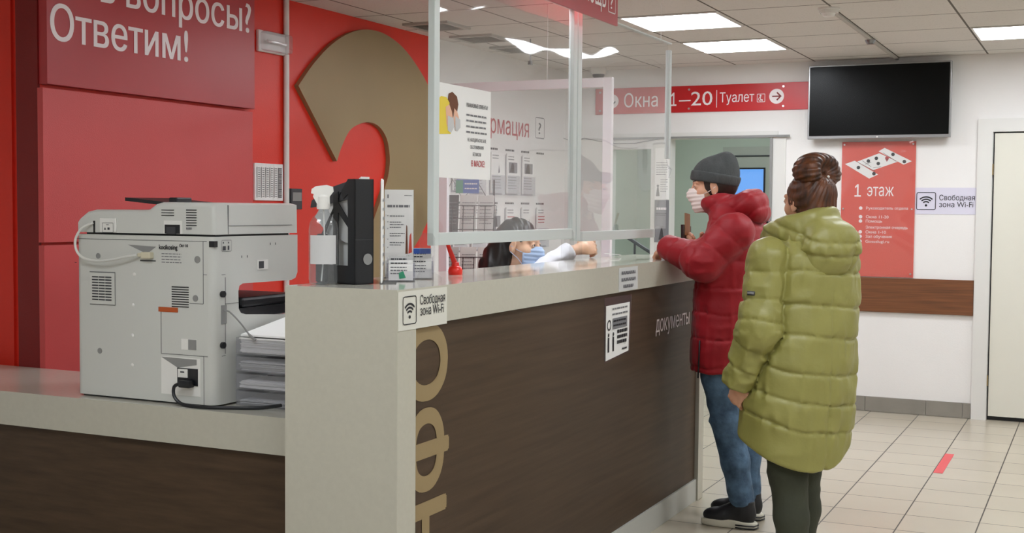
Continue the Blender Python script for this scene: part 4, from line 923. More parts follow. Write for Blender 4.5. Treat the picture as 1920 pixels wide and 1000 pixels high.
def puff(s, seams, amp):
    """quilting: 0 at each seam, amp in the middle of each channel"""
    s = np.asarray(s); e = np.array(sorted(seams)); i = np.clip(np.searchsorted(e, s) - 1, 0, len(e) - 2)
    t = np.clip((s - e[i]) / (e[i + 1] - e[i]), 0, 1)
    ds = np.minimum(t, 1 - t) * (e[i + 1] - e[i]); return amp * np.power(np.clip(np.sin(PI * t), 0, 1), .30) - .55 * amp * np.exp(-(ds / .007) ** 2), ds
def nets(fn, lo, hi, res):
    """surface nets of a distance field"""
    lo = np.array(lo, float); hi = np.array(hi, float); n = np.ceil((hi - lo) / res).astype(int) + 1
    ax = [lo[i] + np.arange(n[i]) * res for i in range(3)]
    V = np.empty(n, np.float32); yz = np.stack(np.meshgrid(ax[1], ax[2], indexing='ij'), -1).reshape(-1, 2)
    step = max(1, int(400000 / len(yz)))
    for i in range(0, n[0], step):
        xs = ax[0][i:i + step]; P = np.empty((len(xs), len(yz), 3), np.float32); P[:, :, 0] = xs[:, None]; P[:, :, 1:] = yz[None]
        V[i:i + step] = fn(P.reshape(-1, 3)).reshape(len(xs), n[1], n[2])
    ins = V < 0; m = n - 1
    acc = np.zeros(tuple(m) + (3,)); cnt = np.zeros(tuple(m))
    cs = [(a, b, c) for a in (0, 1) for b in (0, 1) for c in (0, 1)]
    sl = lambda o: tuple(slice(o[k], o[k] + m[k]) for k in range(3))
    for a in cs:
        for ax_ in range(3):
            if a[ax_]: continue
            b = list(a); b[ax_] = 1; va, vb = V[sl(a)], V[sl(b)]; cr = (va < 0) != (vb < 0)
            t = np.where(cr, va / np.where(cr, va - vb, 1), 0)
            for k in range(3): acc[..., k] += np.where(cr, a[k] + (t if k == ax_ else 0), 0)
            cnt += cr
    idx = -np.ones(tuple(m), int); act = cnt > 0; idx[act] = np.arange(act.sum())
    base = np.argwhere(act); verts = lo + (base + acc[act] / cnt[act][:, None]) * res
    faces = []
    for ax_ in range(3):
        u, w_ = (ax_ + 1) % 3, (ax_ + 2) % 3
        s0 = [slice(None)] * 3; s1 = [slice(None)] * 3; s0[ax_] = slice(0, -1); s1[ax_] = slice(1, None)
        a_, b_ = ins[tuple(s0)], ins[tuple(s1)]; cr = np.argwhere(a_ != b_)
        cr = cr[(cr[:, u] > 0) & (cr[:, w_] > 0) & (cr[:, u] < m[u]) & (cr[:, w_] < m[w_])]
        if not len(cr): continue
        def at(du, dw):
            q = cr.copy(); q[:, u] -= du; q[:, w_] -= dw; return idx[q[:, 0], q[:, 1], q[:, 2]]
        qd = np.stack([at(1, 1), at(0, 1), at(0, 0), at(1, 0)], 1); fl = ~a_[cr[:, 0], cr[:, 1], cr[:, 2]]
        qd[fl] = qd[fl][:, ::-1]; faces.append(qd)
    return verts, np.concatenate(faces)
def nmesh(name, parts, m, parent, label=None):
    """parts: list of (verts, faces[, transform]) joined into one smooth mesh, person space"""
    vs = []; fs = []; k = 0
    for v, f in parts: vs.append(v); fs.append(f + k); k += len(v)
    me = bpy.data.meshes.new(name); me.from_pydata(np.concatenate(vs).tolist(), [], np.concatenate(fs).tolist()); me.validate()
    me.polygons.foreach_set('use_smooth', [True] * len(me.polygons))
    me.materials.append(M_[m] if isinstance(m, str) else m)
    o = bpy.data.objects.new(name, me); C.objects.link(o); o.parent = parent
    if label: o['label'] = label
    return o
# ---- a head: f forward, l left, z up, origin mid-head, 0.225 m tall
def head_d(P, c, Rm, s=1.0, open_=0):
    q = ((P - A3(*c)) @ Rm) / s
    ql = q.copy(); ql[:, 1] = np.abs(q[:, 1])
    d = ell(q, (-.018, 0, .028), (.096, .075, .088))
    d = smin(d, ell(q, (.028, 0, -.04), (.058, .055, .070)), .03)
    d = smin(d, ell(q, (.058, 0, -.092), (.024, .024, .018)), .025)
    d = smin(d, ell(ql, (.045, .036, -.022), (.032, .026, .026)), .018)
    d = smin(d, cone(ql, (.078, .008, .030), (.066, .046, .028), .010, .008), .012)
    d = smax(d, -ell(ql, (.090, .031, .010), (.016, .018, .012)), .012)
    lid = smax(ell(ql, (.0725, .031, .009), (.0142, .0150, .0138)), -ell(ql, (.0885, .031, .0075), (.0105, .0128, .0050)), .0015)
    d = smin(d, lid, .005); d = np.maximum(d, -ell(ql, (.0725, .031, .009), (.0110,) * 3)) if open_ else np.maximum(d, -ell(ql, (.0885, .031, .0075), (.0115, .0125, .0048)))
    d = smin(d, cone(q, (.082, 0, .016), (.104, 0, -.024), .007, .010), .010)
    d = smin(d, ell(ql, (.093, .010, -.030), (.010, .008, .007)), .006)
    d = smin(d, ell(q, (.084, 0, -.057), (.010, .024, .005)), .006)
    d = smin(d, ell(q, (.081, 0, -.067), (.010, .020, .006)), .006)
    ear = smin(ell(ql, (-.006, .078, -.004), (.018, .008, .031), rotm(0, .15)), ell(ql, (-.002, .077, -.028), (.010, .007, .012)), .006)
    ear = smax(ear, -ell(ql, (.002, .087, .0), (.009, .006, .016)), .004)
    d = smin(d, ear, .006)
    d = smin(d, cone(q, (-.022, 0, -.06), (-.045, 0, -.19), .050, .056), .03)
    return d * s
def eyes(c, Rm, parent, s=1.0, iris='brown'):
    c = np.array(c)
    for sg in (-1, 1):
        W = lambda p: tuple(c + Rm @ (np.array(p) * s))
        b = B(); cc = Vector(W((.0722, sg * .031, .008)))
        o = ball('eye', cc, .0122 * s, 'eye_white', parent)
        fw = Vector((Rm @ np.array((1, 0, 0))).tolist())
        ball('iris', cc + fw * .0072 * s, .0060 * s, 'iris', o)
        U = Vector((Rm @ np.array((0, 1, 0))).tolist()); V_ = Vector((Rm @ np.array((0, 0, 1))).tolist())
        b = B(); b.tube([cc + fw * .0125 * s - V_ * .001 + U * (sg * .014 * s * math.cos(a)) * 1.0 - U * 0 + V_ * (.0058 * s * math.sin(a)) - fw * (.006 * s * abs(math.cos(a))) for a in [k * PI / 8 for k in range(9)]], .0013, 5)
        local(b, 'eyelash', 'hair_black', parent)
        b = B(); b.tube([Vector(W((.083 - .014 * t * t, sg * (.014 + .034 * t), .030 + .006 * math.sin(t * 2.6)))) for t in (0, .25, .5, .75, 1)], [.002, .003, .003, .0025, .001], 6)
        local(b, 'eyebrow', 'hair_black', parent)
def ball(name, c, r, m, parent, n=14):
    prof = [(max(r * math.sin(PI * k / n), 1e-5), -r * math.cos(PI * k / n)) for k in range(n + 1)]
    b = B().lathe(prof, c, 18); return local(b, name, m, parent)
def local(b, name, m, parent):
    me = bpy.data.meshes.new(name); me.from_pydata(b.v, [], b.f)
    for p in me.polygons: p.use_smooth = True
    me.materials.append(M_[m]); o = bpy.data.objects.new(name, me); C.objects.link(o); o.parent = parent
    return o
def hand_d(P, w, Rm, side=1, curl=(.5, .6, .6, .6), spread=.06, thumb=.6, s=1.0):
    """wrist at w; hand axes: x towards the fingers, y towards the thumb side, z out of the back of the hand"""
    q = ((P - A3(*w)) @ Rm) / s; q = q * A3(1, side, 1)
    d = ell(q, (.045, 0, 0), (.052, .040, .015)); d = smin(d, cone(q, (-.02, 0, 0), (.01, 0, 0), .026, .026), .02)
    for i, (y0, L_, r) in enumerate(((.030, .072, .0088), (.010, .080, .0092), (-.010, .074, .0088), (-.028, .058, .0078))):
        a = spread * (1.5 - i); b = A3(.083 - .004 * i, y0, .002); ang = 0; pts = [b * .6 + A3(.02, 0, 0), b]
        for k, fr in enumerate((.45, .32, .23)):
            ang += curl[i] * (.8, 1.0, .8)[k]; dr = A3(math.cos(ang) * math.cos(a), math.cos(ang) * math.sin(a), -math.sin(ang)); pts.append(pts[-1] + dr * L_ * fr)
        d = smin(d, chain(q, pts, [r * 1.1, r * 1.1, r, r * .95, r * .8], .004), .006)
    t0 = A3(.015, .030, -.006); t1 = t0 + A3(.028, .028, -.012); t2 = t1 + A3(.030 * math.cos(thumb), .012, -.030 * math.sin(thumb)); t3 = t2 + A3(.022 * math.cos(thumb * 1.4), .002, -.022 * math.sin(thumb * 1.4))
    d = smin(d, chain(q, [t0, t1, t2, t3], [.014, .0125, .0105, .0085], .005), .010)
    return d * s
def basis(x, zhint):
    x = np.array(x, float); x /= np.linalg.norm(x); z = np.array(zhint, float); z -= x * (z @ x); z /= np.linalg.norm(z); y = np.cross(z, x)
    return np.stack([x, y, z], 1).astype(np.float32)
def skinmat(name, col):
    m = mat(name, col, .5, var=(25, .06), bump=(200, .1, .001)); b = m.node_tree.nodes['Principled BSDF']
    b.inputs['Subsurface Weight'].default_value = .12; b.inputs['Subsurface Radius'].default_value = (.012, .005, .003); b.inputs['Subsurface Scale'].default_value = .5
    return m
def fabric(name, col, rough, spec, wr=(35, .35, .006), sheen=0, coat=0):
    return mat(name, col, rough, 0, var=(7, .05), bump=wr, spec=spec, sheen=sheen, coat=coat)
M_.update(
    skin=skinmat('skin', 'd6a183'), skin_pale=skinmat('skin_pale', 'e3b899'), eye_white=mat('eye_white', 'e8e2dc', .2), iris=mat('iris', '2a1a12', .15),
    hair_black=mat('black_hair', '17120f', .42, var=(60, .3), stretch=(1, 1, .12)), hair_red=mat('auburn_hair', '341a0b', .45, var=(45, .5), stretch=(1, 1, .25), col2='6b3a18', bump=(90, .5, .004)),
    redcoat=fabric('red_nylon', '940a19', .55, .35, (55, .3, .003), .1), greencoat=fabric('olive_nylon', '938f4e', .43, .5, (55, .35, .003)),
    hat=mat('grey_knit', '494c4c', .9, var=(40, .12), bump=(260, .6, .003), stretch=(1, 1, .3)), denim=mat('denim', '344c64', .8, var=(14, .35), bump=(30, .6, .008), col2='5d7b97'),
    olive_p=mat('dark_olive_cloth', '3a3d2f', .85, var=(9, .12), bump=(26, .4, .006)), shoe=mat('black_leather', '15151a', .5, bump=(60, .3, .003)), sole=mat('cream_sole', 'd4cfbe', .6),
    mask=mat('pale_mask', 'eddfd9', .8, bump=(60, .2, .002)), bmask=mat('blue_mask', 'a9bedb', .8, bump=(60, .2, .002)), blouse=mat('white_blouse', 'e9eaf0', .75, bump=(20, .5, .006)),
    phone=mat('dark_wallet', '2a100e', .3), tan=mat('tan_card', 'a8794c', .5), darkbag=mat('dark_bag', '1b1c22', .5))

def jitter(P, k, a): return a * vn(P, k) + a * .5 * vn(P, k * 2.1, 5)

# ================================================================ woman in the red coat
def build_red():
    Pn = tag(bpy.data.objects.new('person', None), 'person in a red quilted coat, grey knit hat and white mask leaning on the counter', 'person')
    C.objects.link(Pn); Pn.location = (-1.5, 5.60, 0); Pn.rotation_euler = (0, 0, PI)
    hc = (.138, .0, 1.552); HR = rotm(.30, .12)
    LA = [(-.015, .175, 1.345), (.105, .232, 1.212), (.295, .17, 1.274)]      # near arm: shoulder, elbow, wrist
    RA = [(-.01, -.175, 1.345), (.11, -.235, 1.19), (.215, -.10, 1.235)]
    h1 = basis((.85, -.35, -.22), (.1, .3, 1)); h2 = basis((.55, .25, .55), (.6, -.6, .2))
    ankL, ankR = (-.050, .085, .10), (-.035, -.09, .10)
    kneL, kneR = (.035, .095, .50), (.01, -.095, .50); hipL, hipR = (.07, .09, .88), (.06, -.09, .88)
    # body: one mesh (torso and limbs run inside the clothes, head and hands at full detail)
    def bod(P):
        d = loft(P, [(.80, .06, 0, .10, .15), (1.0, .05, 0, .09, .13), (1.2, .03, 0, .10, .15), (1.36, .0, 0, .09, .17), (1.42, .0, 0, .06, .08)])
        for A_ in (LA, RA): d = smin(d, chain(P, A_, [.045, .038, .026]), .03)
        for h_, k_, a_ in ((hipL, kneL, ankL), (hipR, kneR, ankR)): d = smin(d, chain(P, [h_, k_, a_, (a_[0] + .10, a_[1], .05)], [.07, .05, .035, .03]), .03)
        return d
    lo = np.array(hc) - (.13, .13, .20); hi = np.array(hc) + (.13, .13, .14)
    parts = [nets(bod, (-.2, -.32, .0), (.40, .32, 1.46), .016), nets(lambda P: head_d(P, hc, HR), lo, hi, .0035)]
    w1 = np.array(LA[2]) + (-.012, .0, -.008); w2 = np.array(RA[2]) + (.01, .0, .01)
    parts.append(nets(lambda P: hand_d(P, w1, h1, -1, (.75, .8, .85, .9), s=.92), w1 - .14, w1 + .17, .003))
    parts.append(nets(lambda P: hand_d(P, w2, h2, 1, (1.15, 1.2, 1.2, 1.2), thumb=1.0, s=.92), w2 - .14, w2 + .16, .003))
    body = nmesh('body', parts, 'skin', Pn)
    eyes(hc, HR, Pn)
    # coat
    tl = [(.715, .065, 0, .140, .205), (.80, .065, 0, .142, .215), (.95, .060, 0, .140, .205), (1.08, .05, 0, .145, .20), (1.2, .035, 0, .142, .205), (1.3, .030, 0, .130, .212), (1.37, .02, 0, .112, .195), (1.43, .045, 0, .09, .13), (1.47, .06, 0, .085, .10)]
    seams = [.60, .74, .87, .985, 1.095, 1.205, 1.31, 1.40, 1.5]
    aseam = [-.08, .03, .12, .20, .275, .35, .43, .50, .60]
    def coat(P):
        Pw = P + np.stack([vn(P, 9, 1), vn(P, 9, 2), vn(P, 9, 3)], 1) * .010
        zz = Pw[:, 2] + .02 * P[:, 0] + .012 * vn(P, 4)
        pf, ds = puff(zz, seams, .0060); d = loft(P, tl, 2.25) - pf
        d -= .006 * ridge(P * A3(1, 1, .3), 26, 3) * np.exp(-ds * 30) + .003 * ridge(P * A3(.7, .7, 1.8), 10, 12)
        for A_ in (LA, RA):
            pa, da = puff(chain_t(Pw, A_), aseam, .0050); a = chain(P, A_, [.086, .076, .050], .05) - pa + .001
            a -= .0035 * ridge(P, 16, 7) + .005 * ridge(P * A3(.5, 1, 1), 26, 8) * np.exp(-da * 30)
            ax_ = (A3(*A_[2]) - A3(*A_[1])); ax_ /= np.linalg.norm(ax_); a = smax(a, (P - A3(*A_[2])) @ ax_ - .03, .010)
            d = smin(d, a, .018)
        # front slit and cut for neck
        d = np.maximum(d, -(cone(P, (.13, .218, .62), (.122, .222, .86), .006, .003)))
        d = np.maximum(d, -ell(P, (.14, 0, 1.51), (.085, .085, .11)))
        return d
    co_ = nmesh('coat', [nets(coat, (-.22, -.38, .66), (.42, .38, 1.54), .0065)], 'redcoat', Pn)
    def hood(P):
        Pw = P + np.stack([vn(P, 10, 1), vn(P, 10, 2), vn(P, 10, 3)], 1) * .008
        d = ell(P, (-.035, 0, 1.470), (.085, .125, .066), rotm(0, .55))
        d = smin(d, ell(P, (.085, 0, 1.462), (.118, .110, .064), rotm(0, -.42)), .05)
        d = smin(d, ell(P, (-.085, 0, 1.438), (.045, .10, .048)), .03)
        d = smax(d, -ell(P, (.148, 0, 1.555), (.100, .084, .130), rotm(0, -.1)), .012)
        s_ = (P[:, 0] * .62 + (P[:, 2] - 1.45) * .78); pf, ds = puff(s_ + .01 * vn(P, 6), [-.30, -.13, -.055, .012, .075, .14, .3], .005)
        return d - pf + .002 - .004 * ridge(P, 15, 2) - .003 * vn(P, 30)
    nmesh('hood', [nets(hood, (-.22, -.18, 1.33), (.22, .18, 1.62), .006)], 'redcoat', co_)
    # zip in the slit
    B_ = B().tube([(.128, .214, .69), (.121, .220, .86)], .004, 6); local(B_, 'slit_zip', 'black', co_)
    # hat
    def hatb(P, off=0):
        q = (P - A3(*hc)) @ HR
        d = ell(q, (-.020, 0, .045), (.104, .084, .092)); d = smin(d, ell(q, (-.080, 0, .108), (.030, .045, .036)), .05)
        return d - off, q
    def hat(P):
        d, q = hatb(P, .006); pl0 = .018 + q[:, 0] * .28 - q[:, 2]; return smax(d - .0015 * vn(P * A3(1, 1, .4), 60), pl0, .006)
    def brim(P):
        d, q = hatb(P, .013); h_ = q[:, 2] - q[:, 0] * .28; return smax(smax(d - .0015 * vn(P * A3(1, 1, .4), 60), np.maximum(.016 - h_, h_ - .066), .008), -(hatb(P, .001)[0]), .004)
    ht = nmesh('hat', [nets(hat, np.array(hc) - (.15, .13, .06), np.array(hc) + (.13, .13, .22), .005)], 'hat', Pn, 'dark grey knit hat')
    nmesh('hat_cuff', [nets(brim, np.array(hc) - (.15, .13, .06), np.array(hc) + (.15, .13, .16), .0045)], 'hat', ht)
    mask_part(hc, HR, Pn, 'mask')
    # hair strand at the ear
    def hr(P):
        q = (P - A3(*hc)) @ HR; ql = q.copy(); ql[:, 1] = np.abs(q[:, 1]); return smax(ell(q, (-.022, 0, .015), (.100, .0815, .092)), np.maximum(q[:, 0] - .038, -.085 - q[:, 2]), .006) - .001 * vn(P, 70)
    nmesh('hair', [nets(hr, np.array(hc) - (.15, .13, .12), np.array(hc) + (.13, .13, .16), .005)], mat('brown_hair', '2d1c14', .5, var=(60, .3)), Pn)
    jeans(Pn, [(hipL, kneL, ankL), (hipR, kneR, ankR)], 'denim', 'jeans', 1.0)
    for sg, a_ in ((1, ankL), (-1, ankR)): shoe(Pn, a_[0], a_[1], .0, .26)
    # things in the far hand are separate objects
    W = lambda f, l, z: (-1.5 - f, 5.60 - l, z)
    t = thing('wallet', 'dark red wallet with a tan card held upright by the person in red', 'wallet', W(.250, -.055, 1.26))
    b = B(); u_ = Vector((-.15, -.75, .1)).normalized(); v_ = Vector((-.05, .1, 1)).normalized(); n__ = u_.cross(v_)
    b.obox(Vector(W(.262, -.085, 1.262)), u_, v_, n__, .075, .105, .014); b.build('cover', 'phone', t)
    b = B(); b.obox(Vector(W(.265, -.078, 1.32)), u_, v_, n__, .050, .105, .003); b.build('card', 'tan', t)
    t = thing('shoulder_bag', 'dark bag glimpsed behind the back of the person in red', 'bag', W(-.13, -.05, 1.2))
    b = B().box(-1.41, -1.34, 5.60, 5.75, 1.13, 1.29, .02); b.build('bag', 'darkbag', t, True)
    B().tube(spline([W(-.125, -.10, 1.28), W(-.13, -.12, 1.36), W(-.05, -.1, 1.42)]), .008, 6).build('strap', 'darkbag', t)
    return Pn
def mask_part(hc, HR, Pn, m):
    def mk(P):
        q = (P - A3(*hc)) @ HR; ql = q.copy(); ql[:, 1] = np.abs(q[:, 1])
        f = smin(ell(q, (.030, 0, -.045), (.064, .060, .070)), cone(q, (.075, 0, .006), (.100, 0, -.026), .010, .012), .045)
        f = smin(f, ell(q, (.062, 0, -.090), (.028, .030, .022)), .03) - .007 - .0015 * np.sin(q[:, 2] * 330) * (q[:, 0] > .05)
        z0 = -.112 + .10 * ql[:, 1]; z1 = .004 - 4.0 * ql[:, 1] ** 2 * 1.6
        return smax(smax(f, -(q[:, 0] - .040), .004), np.maximum(z0 - q[:, 2], q[:, 2] - z1), .005)
    c = np.array(hc); mo = nmesh('face_mask', [nets(mk, c - (.14, .14, .16), c + (.16, .16, .06), .0035)], m, Pn)
    W = lambda p: tuple(c + HR @ np.array(p))
    for sg in (-1, 1):
        for z in (-.030, -.088):
            b = B().tube([W((.048, sg * .060, z)), W((.022, sg * .071, z * .6 - .004)), W((-.012, sg * .086, -.002 if z > -.05 else -.030))], .0016, 5); local(b, 'ear_loop', m, mo)
def jeans(Pn, legs, m, name, s, seat=True, wr=.006):
    def jn(P):
        d = None
        for (h_, k_, a_) in legs:
            kz = k_[2]; a = chain(P, [h_, ((h_[0] + k_[0]) / 2 + .004, (h_[1] + k_[1]) / 2, (h_[2] + k_[2]) / 2), k_, ((k_[0] + a_[0]) / 2 - .008, (k_[1] + a_[1]) / 2, (k_[2] + a_[2]) / 2), (a_[0], a_[1], a_[2] + .01)], [.098 * s, .088 * s, .068 * s, .064 * s, .050 * s], .02)
            a = smax(a, a_[2] - .005 - P[:, 2], .008)
            near = np.exp(-((P[:, 2] - kz) / .09) ** 2) + np.exp(-((P[:, 2] - a_[2] - .05) / .06) ** 2) * 1.2
            a = a - wr * ridge(P * A3(1, 1, 2.4), 9, 4) * near - .003 * vn(P, 14)
            d = a if d is None else smin(d, a, .012)
        return d
    xs = [p[0] for l in legs for p in l]; ys = [p[1] for l in legs for p in l]
    return nmesh(name, [nets(jn, (min(xs) - .16, min(ys) - .14, .03), (max(xs) + .16, max(ys) + .14, legs[0][0][2] + .13), .009)], m, Pn)
def shoe(Pn, fx, ly, ang, L_, m='shoe'):
    c, s_ = math.cos(ang), math.sin(ang); k = L_ / .27
    T = lambda v: np.stack([fx + v[:, 0] * c - v[:, 1] * s_, ly + v[:, 0] * s_ + v[:, 1] * c, v[:, 2]], 1)
    def up(P):
        d = ell(P, (.105 * k, 0, .045), (.085 * k, .044, .040)); d = smin(d, ell(P, (-.005, 0, .065), (.062 * k, .040, .060)), .03)
        d = smin(d, cone(P, (.01, 0, .10), (.07 * k, 0, .075), .032, .026), .03); d = smin(d, cone(P, (-.012, 0, .08), (-.012, 0, .118), .043, .045), .015)
        return smax(smax(d, .028 - P[:, 2], .004), P[:, 2] - .128, .006)
    v, f = nets(up, (-.10, -.08, .0), (.24, .08, .15), .005); o = nmesh('shoe', [(T(v), f)], m, Pn)
    def so(P):
        w_ = .044 - .006 * np.exp(-((P[:, 0] - .045) / .04) ** 2); x = (P[:, 0] - .062 * k) / (.136 * k)
        d = (np.power(np.abs(x) ** 2.8 + np.abs(P[:, 1] / w_) ** 2.8, 1 / 2.8) - 1) * .04
        top = .036 + .004 * np.sin(P[:, 0] * 25); return smax(d, np.maximum(.001 - P[:, 2], P[:, 2] - top), .006)
    v, f = nets(so, (-.12, -.08, -.01), (.24, .08, .05), .004); nmesh('sole', [(T(v), f)], 'sole', o)
    b = B()
    for q in range(4):
        x = .045 + q * .020; z = .118 - q * .011; pts = np.array([(x, -.026, z - .022), (x + .004, 0, z - .004), (x, .026, z - .022)]); b.tube([tuple(r) for r in T(pts)], .0032, 6)
    local(b, 'laces', 'black', o)
    b = B()
    for z in (.008, .020): 
        pts = np.array([(-.072 + .012 * (1 - math.cos(a)), .0435 * math.sin(a), z) for a in np.linspace(-1.4, 1.4, 5)]); pts = np.array([(.02, -.0435, z), (-.03, -.044, z), (-.064, -.034, z), (-.075, 0, z), (-.064, .034, z), (-.03, .044, z), (.02, .0435, z)]); b.tube([tuple(r) for r in T(pts)], .0032, 5)
    local(b, 'heel_stripes', 'black', o)
    return o

# ================================================================ woman in the green coat
def build_green():
    Pn = tag(bpy.data.objects.new('person', None), 'person in a long olive green puffer coat with an auburn hair bun', 'person')
    C.objects.link(Pn); Pn.location = (-1.04, 4.80, 0); Pn.rotation_euler = (0, 0, math.atan2(.6, -.8))
    hc = (.010, -.02, 1.478); HR = rotm(.10, .06)
    LA = [(-.02, .180, 1.262), (-.03, .228, 1.01), (.065, .245, .79)]
    RA = [(-.0, -.160, 1.255), (.06, -.19, 1.03), (.17, -.16, .84)]
    legs = [((.0, .075, .80), (-.005, .06, .44), (-.035, .055, .10)), ((.02, -.075, .80), (.055, -.06, .44), (.045, -.06, .10))]
    h1 = basis((.45, -.05, -.85), (-.3, .9, 0)); h2 = basis((.35, .05, -.9), (-.3, -.9, 0))
    def bod(P):
        d = loft(P, [(.74, .0, 0, .11, .16), (.95, .0, 0, .09, .13), (1.15, -.01, 0, .10, .15), (1.28, -.02, 0, .09, .17), (1.36, -.02, 0, .06, .08)])
        for A_ in (LA, RA): d = smin(d, chain(P, A_, [.045, .038, .026]), .03)
        for l in legs: d = smin(d, chain(P, [l[0], l[1], l[2], (l[2][0] + .10, l[2][1], .05)], [.07, .05, .035, .03]), .03)
        return d
    parts = [nets(bod, (-.2, -.32, .0), (.30, .32, 1.42), .016), nets(lambda P: head_d(P, hc, HR, .97), np.array(hc) - (.13, .13, .20), np.array(hc) + (.13, .13, .13), .0035)]
    for A_, h_, sd in ((LA, h1, 1), (RA, h2, -1)):
        w_ = np.array(A_[2]) + (.0, 0, -.015); parts.append(nets(lambda P: hand_d(P, w_, h_, sd, (1.0, 1.1, 1.15, 1.2), thumb=.8, s=.9), w_ - .16, w_ + .14, .003))
    nmesh('body', parts, 'skin', Pn); eyes(hc, HR, Pn, .97)
    tl = [(.47, .02, .01, .160, .200), (.56, .022, .01, .172, .215), (.68, .015, .005, .176, .218), (.82, .0, 0, .170, .212), (.97, -.012, -.005, .155, .198), (1.10, -.02, -.01, .150, .190), (1.2, -.03, -.01, .138, .195), (1.28, -.03, -.01, .118, .185), (1.35, -.02, 0, .095, .12), (1.40, -.01, 0, .09, .10)]
    seams = [.40, .645, .75, .86, .98, 1.09, 1.215, 1.33, 1.5]; aseam = [-.10, .055, .155, .245, .335, .42, .50, .60]
    def coat(P):
        Pw = P + np.stack([vn(P, 8, 1), vn(P, 8, 2), vn(P, 8, 3)], 1) * .012
        slope = .34 * np.clip((1.12 - P[:, 2]) / .55, 0, 1) * (.8 * P[:, 0] + .5 * P[:, 1])
        zz = Pw[:, 2] - slope + .008 * vn(P, 3.5)
        pf, ds = puff(zz, seams, .0095); d = loft(P, tl, 2.3) - pf + .002
        d -= .008 * ridge(P * A3(1, 1, .28), 27, 3) * np.exp(-ds * 26) + .003 * vn(P, 9) + .004 * ridge(P * A3(.6, 1.3, 1.0), 12, 9)
        # centre back gather
        d += .006 * np.exp(-((P[:, 1] + .0) / .008) ** 2) * (P[:, 0] < 0) * (np.abs(vn(P, 30)) + .3) * (P[:, 2] < 1.15)
        for A_ in (LA, RA):
            pa, da = puff(chain_t(Pw, A_) + .02 * vn(P, 6), aseam, .0075); a = chain(P, A_, [.080, .073, .058], .05) - pa + .003
            a -= .004 * ridge(P * A3(1, 1, 1.4), 15, 7) + .006 * ridge(P * A3(1, 1, .35), 28, 8) * np.exp(-da * 26) + .005 * ridge(P, 22, 3) * (P[:, 2] < 1.0) + .003 * vn(P, 20)
            ax_ = (A3(*A_[2]) - A3(*A_[1])); ax_ /= np.linalg.norm(ax_); a = smax(a, (P - A3(*A_[2])) @ ax_ - .02, .010)
            d = np.where(a < d, a, d) + .010 * np.exp(-((a - d) / .010) ** 2)
        hem = (.500 + .38 * P[:, 0] + .12 * P[:, 1] + .10 * (P[:, 1]) ** 2) + 5 * np.clip(-(.65 * P[:, 0] + .75 * P[:, 1]) - .05, 0, 1) ** 2 - P[:, 2]
        d = smax(d, hem, .014)
        d = np.maximum(d, -ell(P, (.02, -.02, 1.47), (.10, .085, .12)))
        return d
    co_ = nmesh('coat', [nets(coat, (-.26, -.36, .40), (.30, .36, 1.44), .0062)], 'greencoat', Pn)
    def hood(P):
        d = ell(P, (-.130, -.018, 1.298), (.072, .128, .115), rotm(0, -.28))
        q = (P - A3(.015, -.005, 1.362)) @ rotm(.15, .33, -.06); rr = np.sqrt((q[:, 0] / .128) ** 2 + (q[:, 1] / .112) ** 2)
        d = smin(d, np.sqrt(((rr - 1) * .118) ** 2 + (np.maximum(np.abs(q[:, 2]) - .030, 0)) ** 2) - .027, .035)
        d = smax(d, -ell(P, (.050, -.02, 1.50), (.120, .090, .150)), .014)
        s_ = -P[:, 0] * .35 + (P[:, 2] - 1.30) * .95 + .012 * vn(P, 5)
        pf, ds = puff(s_, [-.30, -.10, .035, .085, .30], .008); d = d - pf + .003
        rib = np.exp(-((s_ - .06) / .02) ** 2)
        d -= .004 * rib * np.sin(P[:, 1] * 110 + P[:, 0] * 60) + .005 * ridge(P * A3(1, 1, 1.4), 14, 6) + .005 * ridge(P * A3(1, 1, .4), 28, 8) * np.exp(-ds * 28)
        # turned back hood edge on the right side
        d += .007 * np.exp(-((P[:, 1] + .085 + (P[:, 2] - 1.3) * .2) / .006) ** 2) * (P[:, 0] < -.1)
        return d
    nmesh('hood', [nets(hood, (-.25, -.20, 1.14), (.22, .20, 1.50), .006)], 'greencoat', co_)
    # sleeve label
    a0, a1 = np.array(LA[0]), np.array(LA[1]); p = a0 + (a1 - a0) * .52
    u_ = basis((.9, .1, 0), (0, 1, 0))
    b = B(); q = Vector((p + np.array((-.045, .083, .0))).tolist()); b.obox(q, (.80, .12, .0), (0, -.05, 1), (-.12, .99, .05), .045, .016, .003); local(b, 'sleeve_label', 'dgrey', co_)
    b = B(); b.obox(q + Vector((.003, .0035, .004)), (.80, .12, .0), (0, -.05, 1), (-.12, .99, .05), .038, .008, .002); local(b, 'label_print', 'grey', co_)
    # hair and bun
    hx = np.array(hc)
    def hr(P):
        q = (P - A3(*hc)) @ HR
        d = ell(q, (-.030, 0, .020), (.098, .084, .100)); d = smin(d, ell(q, (-.065, 0, -.055), (.052, .068, .060)), .03)
        d = smax(d, -(ell(q, (.075, 0, -.045), (.080, .11, .105))), .01)
        an = np.arctan2(q[:, 1] + .012, .125 - q[:, 2]); return d - .0022 * np.sin(an * 40 + 4 * vn(q, 12)) - .005 * vn(q, 16)
